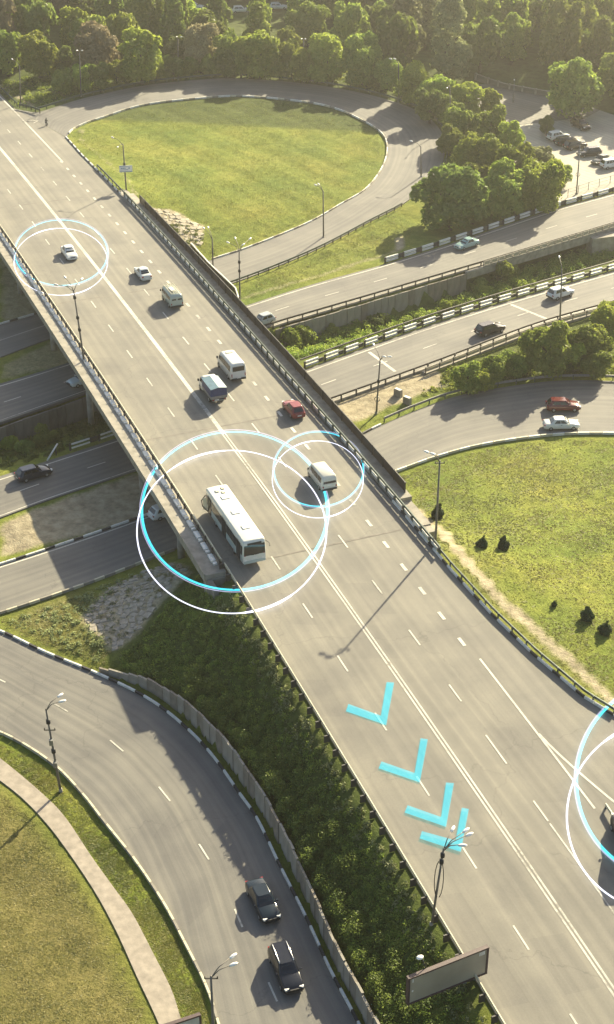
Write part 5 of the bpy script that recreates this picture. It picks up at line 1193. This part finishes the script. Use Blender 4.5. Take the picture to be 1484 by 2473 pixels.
o_ = tag(bushes('weeds', [(10, 1505), (120, 1545), (230, 1600), (260, 1560), (200, 1500), (330, 1385), (190, 1440), (60, 1480)], 200, .15, .5, 'grey', .11, 200, 1.0), 'rough weeds on the bank below the stone facing', 'weeds')
o_ = tag(bushes('weeds', [(0, 235), (30, 250), (100, 255), (330, 200), (580, 182), (740, 190), (960, 235), (1070, 300), (1090, 400), (1110, 420), (1130, 300), (980, 200), (740, 150), (400, 150), (150, 190), (0, 190)], 900, .3, .9, 'mid', .2, 90, 1.0), 'undergrowth at the foot of the trees round the loop', 'weeds')
o_ = tag(bushes('weeds', [(195, 1495), (265, 1420), (340, 1380), (425, 1358), (455, 1375), (400, 1430), (360, 1482), (318, 1540), (272, 1580), (238, 1545)], 130, .15, .45, 'grey', .09, 260, .9, False), 'straggly weeds growing through the rubble facing', 'weeds')
o_ = tag(bushes('weeds', [(400, 540), (440, 540), (488, 555), (488, 590), (470, 606), (445, 608), (410, 575)], 60, .2, .6, 'dark', .12, 220, .9, False), 'dark weeds in the lower part of the pale stone facing', 'weeds')
gm_ = leafmat('grass_blades', (.12, .165, .03), (.33, .31, .075), .6); gd_ = leafmat('grass_blades_dry', (.13, .145, .034), (.34, .3, .11), .6)
def field(k):
    a = blur(rng.normal(size=(NY, NX)), k); b = blur(rng.normal(size=(NY, NX)), k*4); a = a/a.std()+1.2*b/b.std(); return np.clip(.5+a*.28, 0, 1)
NZ1, NZ2 = field(2), field(8)
def grass(name, poly, n, hmin, hmax, mat, label, w=.05, avoid=True):
    XY = scatter(poly, n); k = (free(XY[:, 0], XY[:, 1]) | (not avoid)) & (lookup(sand, XY[:, 0], XY[:, 1]) < .45); XY = XY[k]
    cl = lookup(NZ1, XY[:, 0], XY[:, 1]); XY = XY[rng.uniform(size=len(XY)) < .25+.75*cl]; n = len(XY)
    z = tzv(XY[:, 0], XY[:, 1])-.03; b = np.column_stack([XY, z]); out = []
    big = lookup(NZ2, XY[:, 0], XY[:, 1])
    tint = np.clip(.25+.45*big+rng.normal(0, .2, n), 0, 1); T = []
    for _ in range(3):
        an = rng.uniform(0, 6.283, n); h = rng.uniform(hmin, hmax, n); d = np.column_stack([np.cos(an), np.sin(an), 0*an]); s_ = np.column_stack([-np.sin(an), np.cos(an), 0*an])*w*rng.uniform(.7, 1.6, (n, 1))
        tip = b+d*(h*rng.uniform(.9, 1.8, n))[:, None]+np.array([0, 0, 1])*(h*.55)[:, None]; bb = b+rng.normal(0, .08, (n, 3))*np.array([1, 1, 0])
        out.append(np.stack([bb-s_, bb+s_, tip], 1)); T.append(np.repeat(np.clip(tint+rng.normal(0, .1, n), 0, 1), 3))
    V = np.concatenate(out).reshape(-1, 3); F = np.arange(len(V)).reshape(-1, 3)
    return tag(stuff(obj(name, np_mesh(name, V, F, mat, np.concatenate(T)))), label, 'grass')
grass('grass', [(-30, 1900), (60, 1960), (220, 2170), (330, 2380), (395, 2500), (-30, 2500)], 18200, 0.06, 0.168, gd_, 'rough dry grass of the bottom left lawn')
grass('grass', [(-30, 1786), (62, 1822), (135, 1874), (243, 1998), (320, 2096), (388, 2196), (433, 2280), (488, 2392), (516, 2500), (450, 2500), (378, 2303), (228, 2068), (112, 1920), (-30, 1830)], 22000, .08, .2, gm_, 'green verge grass between the path and the ramp kerb', .04, False)
grass('grass', [(165, 330), (250, 285), (500, 237), (740, 248), (920, 318), (935, 360), (885, 452), (740, 540), (520, 625), (470, 605), (340, 490), (200, 375)], 42000, 0.06, 0.156, gm_, 'sunlit grass of the lawn inside the loop', .08)
grass('grass', [(935, 1150), (1060, 1105), (1340, 1055), (1500, 1050), (1500, 1740), (1290, 1585), (1100, 1390), (960, 1205)], 42000, 0.06, 0.168, gm_, 'sunlit grass of the sloping lawn right of the main road', .07)
grass('grass', [(545, 700), (742, 618), (975, 500), (1000, 560), (960, 605), (742, 680), (590, 725)], 9800, 0.06, 0.18, gm_, 'green grass strip between the loop exit and the upper carriageway', .07)
grass('grass', [(790, 985), (1000, 890), (1270, 800), (1484, 750), (1484, 900), (1200, 935), (860, 1050)], 8400, 0.06, 0.18, gm_, 'grass below the middle carriageway', .07)
grass('grass', [(0, 1495), (220, 1415), (330, 1390), (330, 1480), (250, 1610), (100, 1565), (0, 1520)], 6300, 0.06, 0.18, gd_, 'dry grass on the bank beside the stone facing')

# ---------------------------------------------------------------- cyclist on the loop nose
p = W(113, 307, 2.9); hd = math.atan2(U2.y, U2.x)+2.6
bk = thing('bicycle', 'small dark bicycle ridden on the loop nose', 'bicycle', p, hd)
for x in (-.52, .52):
    o = MB().tube([(x+.34*math.cos(a), 0, .34+.34*math.sin(a)) for a in np.linspace(0, 6.283, 15)], .025, 5, cap=False).build('wheel', MAT['tyre'], bk); MB().tube([(x, -.04, .34), (x, .04, .34)], .05, 6).build('hub', MAT['chrome'], o)
fm = MB()
for a, b in (((-.52, 0, .34), (-.12, 0, .34)), ((-.12, 0, .34), (-.22, 0, .85)), ((-.22, 0, .8), (.35, 0, .85)), ((-.12, 0, .34), (.37, 0, .75)), ((.52, 0, .34), (.35, 0, .95)), ((-.52, 0, .34), (-.2, 0, .75))): fm.tube([a, b], .022, 5)
fm.build('frame', MAT['greenrail'], bk); MB().box((-.24, 0, .9), (.26, .14, .07)).build('saddle', MAT['trim'], bk)
MB().tube([(.3, -.28, 1.02), (.38, 0, 1.0), (.3, .28, 1.02)], .02, 5).build('handlebar', MAT['chrome'], bk)
ps = thing('person', 'cyclist in dark clothes riding on the loop nose', 'person', p, hd)
bv = [(-.22, 0, .98), (-.12, 0, 1.2), (.02, 0, 1.42), (.07, 0, 1.54), (.11, 0, 1.66), (.02, .19, 1.42), (.14, .24, 1.2), (.3, .24, 1.04), (.02, -.19, 1.42), (.14, -.24, 1.2), (.3, -.24, 1.04), (-.18, .11, .95), (.16, .12, .8), (.0, .12, .42), (.1, .12, .36), (-.18, -.11, .95), (.12, -.12, .68), (-.08, -.12, .28), (.02, -.12, .2)]
be = [(0, 1), (1, 2), (2, 3), (3, 4), (2, 5), (5, 6), (6, 7), (2, 8), (8, 9), (9, 10), (0, 11), (11, 12), (12, 13), (13, 14), (0, 15), (15, 16), (16, 17), (17, 18)]
brd = [.15, .15, .15, .06, .1, .07, .05, .045, .07, .05, .045, .1, .075, .05, .05, .1, .075, .05, .05]
def body_mesh(vs, es, rs):
    m_ = MB()
    for a, b in es: m_.tube([vs[a], vs[b]], [rs[a], rs[b]], 8)
    for v_, r_ in zip(vs, rs): m_.ell(v_, (r_, r_, r_), 0, 8, 6)
    return m_
bd = body_mesh(bv, be, brd).build('body', simple('dark_clothes', (.022, .022, .03), .8, .1, 4.0), ps)
rmsh = bd.modifiers.new('remesh', 'REMESH'); rmsh.mode = 'VOXEL'; rmsh.voxel_size = .025; rmsh.use_smooth_shade = True
MB().ell((.13, 0, 1.68), (.1, .085, .125), 0, 10, 7).build('face', MAT['skin'], ps); MB().ell((.1, 0, 1.72), (.11, .095, .11), 0, 10, 7).build('hair', MAT['bark'], ps)
for s_ in (-1, 1): MB().ell((.33, s_*.24, 1.03), (.06, .035, .035)).build('hand', MAT['skin'], ps)

# ---------------------------------------------------------------- overlay graphics, not fixtures, built as glowing rings and arrows over the road
def glow(name, c, st):
    m = bpy.data.materials.new(name); m.use_nodes = True; t = m.node_tree; t.nodes.clear(); L = t.links.new
    e = node(t, 'ShaderNodeEmission', i_Strength=st); geo = node(t, 'ShaderNodeNewGeometry'); n = node(t, 'ShaderNodeTexNoise', i_Scale=.6); L(geo.outputs['Position'], n.inputs['Vector'])
    r = ramp(t, [(.3, [k*.93 for k in c]), (.7, c)]); L(n.outputs[0], r.inputs[0]); L(r.outputs[0], e.inputs[0]); o = node(t, 'ShaderNodeOutputMaterial'); tp = node(t, 'ShaderNodeBsdfTransparent'); tp.inputs[0].default_value = (.7, .9, .93, 1) if 'arrow' in name else (1, 1, 1, 1); ad = node(t, 'ShaderNodeAddShader'); L(e.outputs[0], ad.inputs[0]); L(tp.outputs[0], ad.inputs[1]); L(ad.outputs[0], o.inputs[0]); return m
GC, GW, GL, GA = glow('cyan_light', (.05, .62, .80), .3), glow('white_light', (.8, .82, 1), .28), glow('lilac_light', (.6, .6, .9), .13), glow('arrow_light', (.12, .66, .8), .115)
def zroad(x, y): return on_road(x, y, 0, True).z
def ellipse_band(t, name, c, rx, ry, w, z, mat, a0=0, a1=360, w1=None):
    n = int(abs(a1-a0)/2.5)+1; V = []; F = []; z0 = t.location.z
    for i in range(n):
        f = i/(n-1); an = rad(a0+(a1-a0)*f); ww = w if w1 is None else w*(1-abs(2*f-1)**3*.6)
        P = W(c[0]+rx*math.cos(an), c[1]-ry*math.sin(an), z); Q = W(c[0]+(rx-6)*math.cos(an), c[1]-(ry-6)*math.sin(an), z); d = (P-Q); d.z = 0; d = d.normalized()*ww/2
        sv = sof(P); ov = (P.x-A0.x)*N2.x+(P.y-A0.y)*N2.y; dzz = max(zmain(A0.y+U2.y*sv), tz(P.x, P.y) if ov > 11 and sv > 150 else -9)-z0; P = W(c[0]+rx*math.cos(an), c[1]-ry*math.sin(an), z+dzz)
        V += [P+d-t.location, P-d-t.location, P-d+Vector((0, 0, .04))-t.location, P+d+Vector((0, 0, .04))-t.location]
    for i in range(n-1):
        for k in range(4): F.append((4*i+k, 4*i+(k+1) % 4, 4*i+4+(k+1) % 4, 4*i+4+k))
    F += [(0, 1, 2, 3), (4*n-1, 4*n-2, 4*n-3, 4*n-4)]
    MB().add(V, F).build(name, mat, t)
for (c, rx, ry, c2, rx2, ry2, w, lb) in (
    ((148, 610), 112, 79, (147, 632), 113, 81, .17, 'cyan and white overlay rings glowing around the white sedan on the bridge'),
    ((567, 1234), 224, 191, (560, 1285), 229, 197, .30, 'largest cyan and white overlay rings glowing around the bus'),
    ((770, 1133), 108, 90, (768, 1158), 110, 93, .15, 'cyan and white overlay rings glowing around the ivory van'),
    ((1623, 1885), 230, 238, (1605, 1973), 235, 230, .3, 'cyan and white overlay rings cut off by the right frame edge')):
    b = on_road(c[0], c[1], 0, True); t = thing('graphic_ring', lb, 'light ring', b, 0, 'overlay rings around vehicles'); z = b.z+.22
    ellipse_band(t, 'cyan_band', c, rx, ry, w*.85, z, GC); ellipse_band(t, 'outer_line', c, rx+4*w/.3+1, ry+4*w/.3+1, w*.38, z-.06, GL)
    ellipse_band(t, 'white_band', c2, rx2, ry2, w*.5, z+.06, GW)
    ellipse_band(t, 'bright_arc', c2, rx2, ry2, w*1.25, z+.12, GW, 94, 128, 1); ellipse_band(t, 'bright_arc', c2, rx2, ry2, w*1.25, z+.12, GW, 276, 310, 1)
for i, (P, lb) in enumerate((([(836, 1719), (933.5, 1752.5), (952.5, 1650), (934.5, 1648.5), (920.5, 1730), (842, 1701.5)], 'cyan overlay arrow over the main road, topmost of four'),
    ([(915, 1857.5), (1014.5, 1891.5), (1034, 1787.5), (1016.5, 1785), (1002, 1869), (922, 1841)], 'cyan overlay arrow over the main road, second from the top'),
    ([(978, 1965), (1078, 1999.5), (1097, 1894), (1078, 1892.5), (1066, 1976), (985, 1947.5)], 'cyan overlay arrow overlapped by the lowest arrow'),
    ([(1014.5, 2028), (1113.5, 2060.5), (1133, 1957), (1116, 1954), (1101, 2033), (1019.5, 2010.5)], 'lowest cyan overlay arrow, beside the cable coil lamp'))):
    b = on_road(P[1][0], P[1][1], 0, True); t = thing('graphic_arrow', lb, 'arrow mark', b, 0, 'cyan overlay arrow graphics')
    q = []
    for x, y in P:
        p = on_road(x, y, 0, True); q.append(p-b+Vector((0, 0, .05+.022*i)))
    n = len(q); top = [p+Vector((0, 0, .012)) for p in q]
    for nm, ids in (('arrow_arm', (0, 1, 4, 5)), ('arrow_arm', (1, 2, 3, 4))):
        V = [q[k] for k in ids]+[top[k] for k in ids]; MB().add(V, [(3, 2, 1, 0), (4, 5, 6, 7), (0, 1, 5, 4), (1, 2, 6, 5), (2, 3, 7, 6), (3, 0, 4, 7)]).build(nm, GA, t)
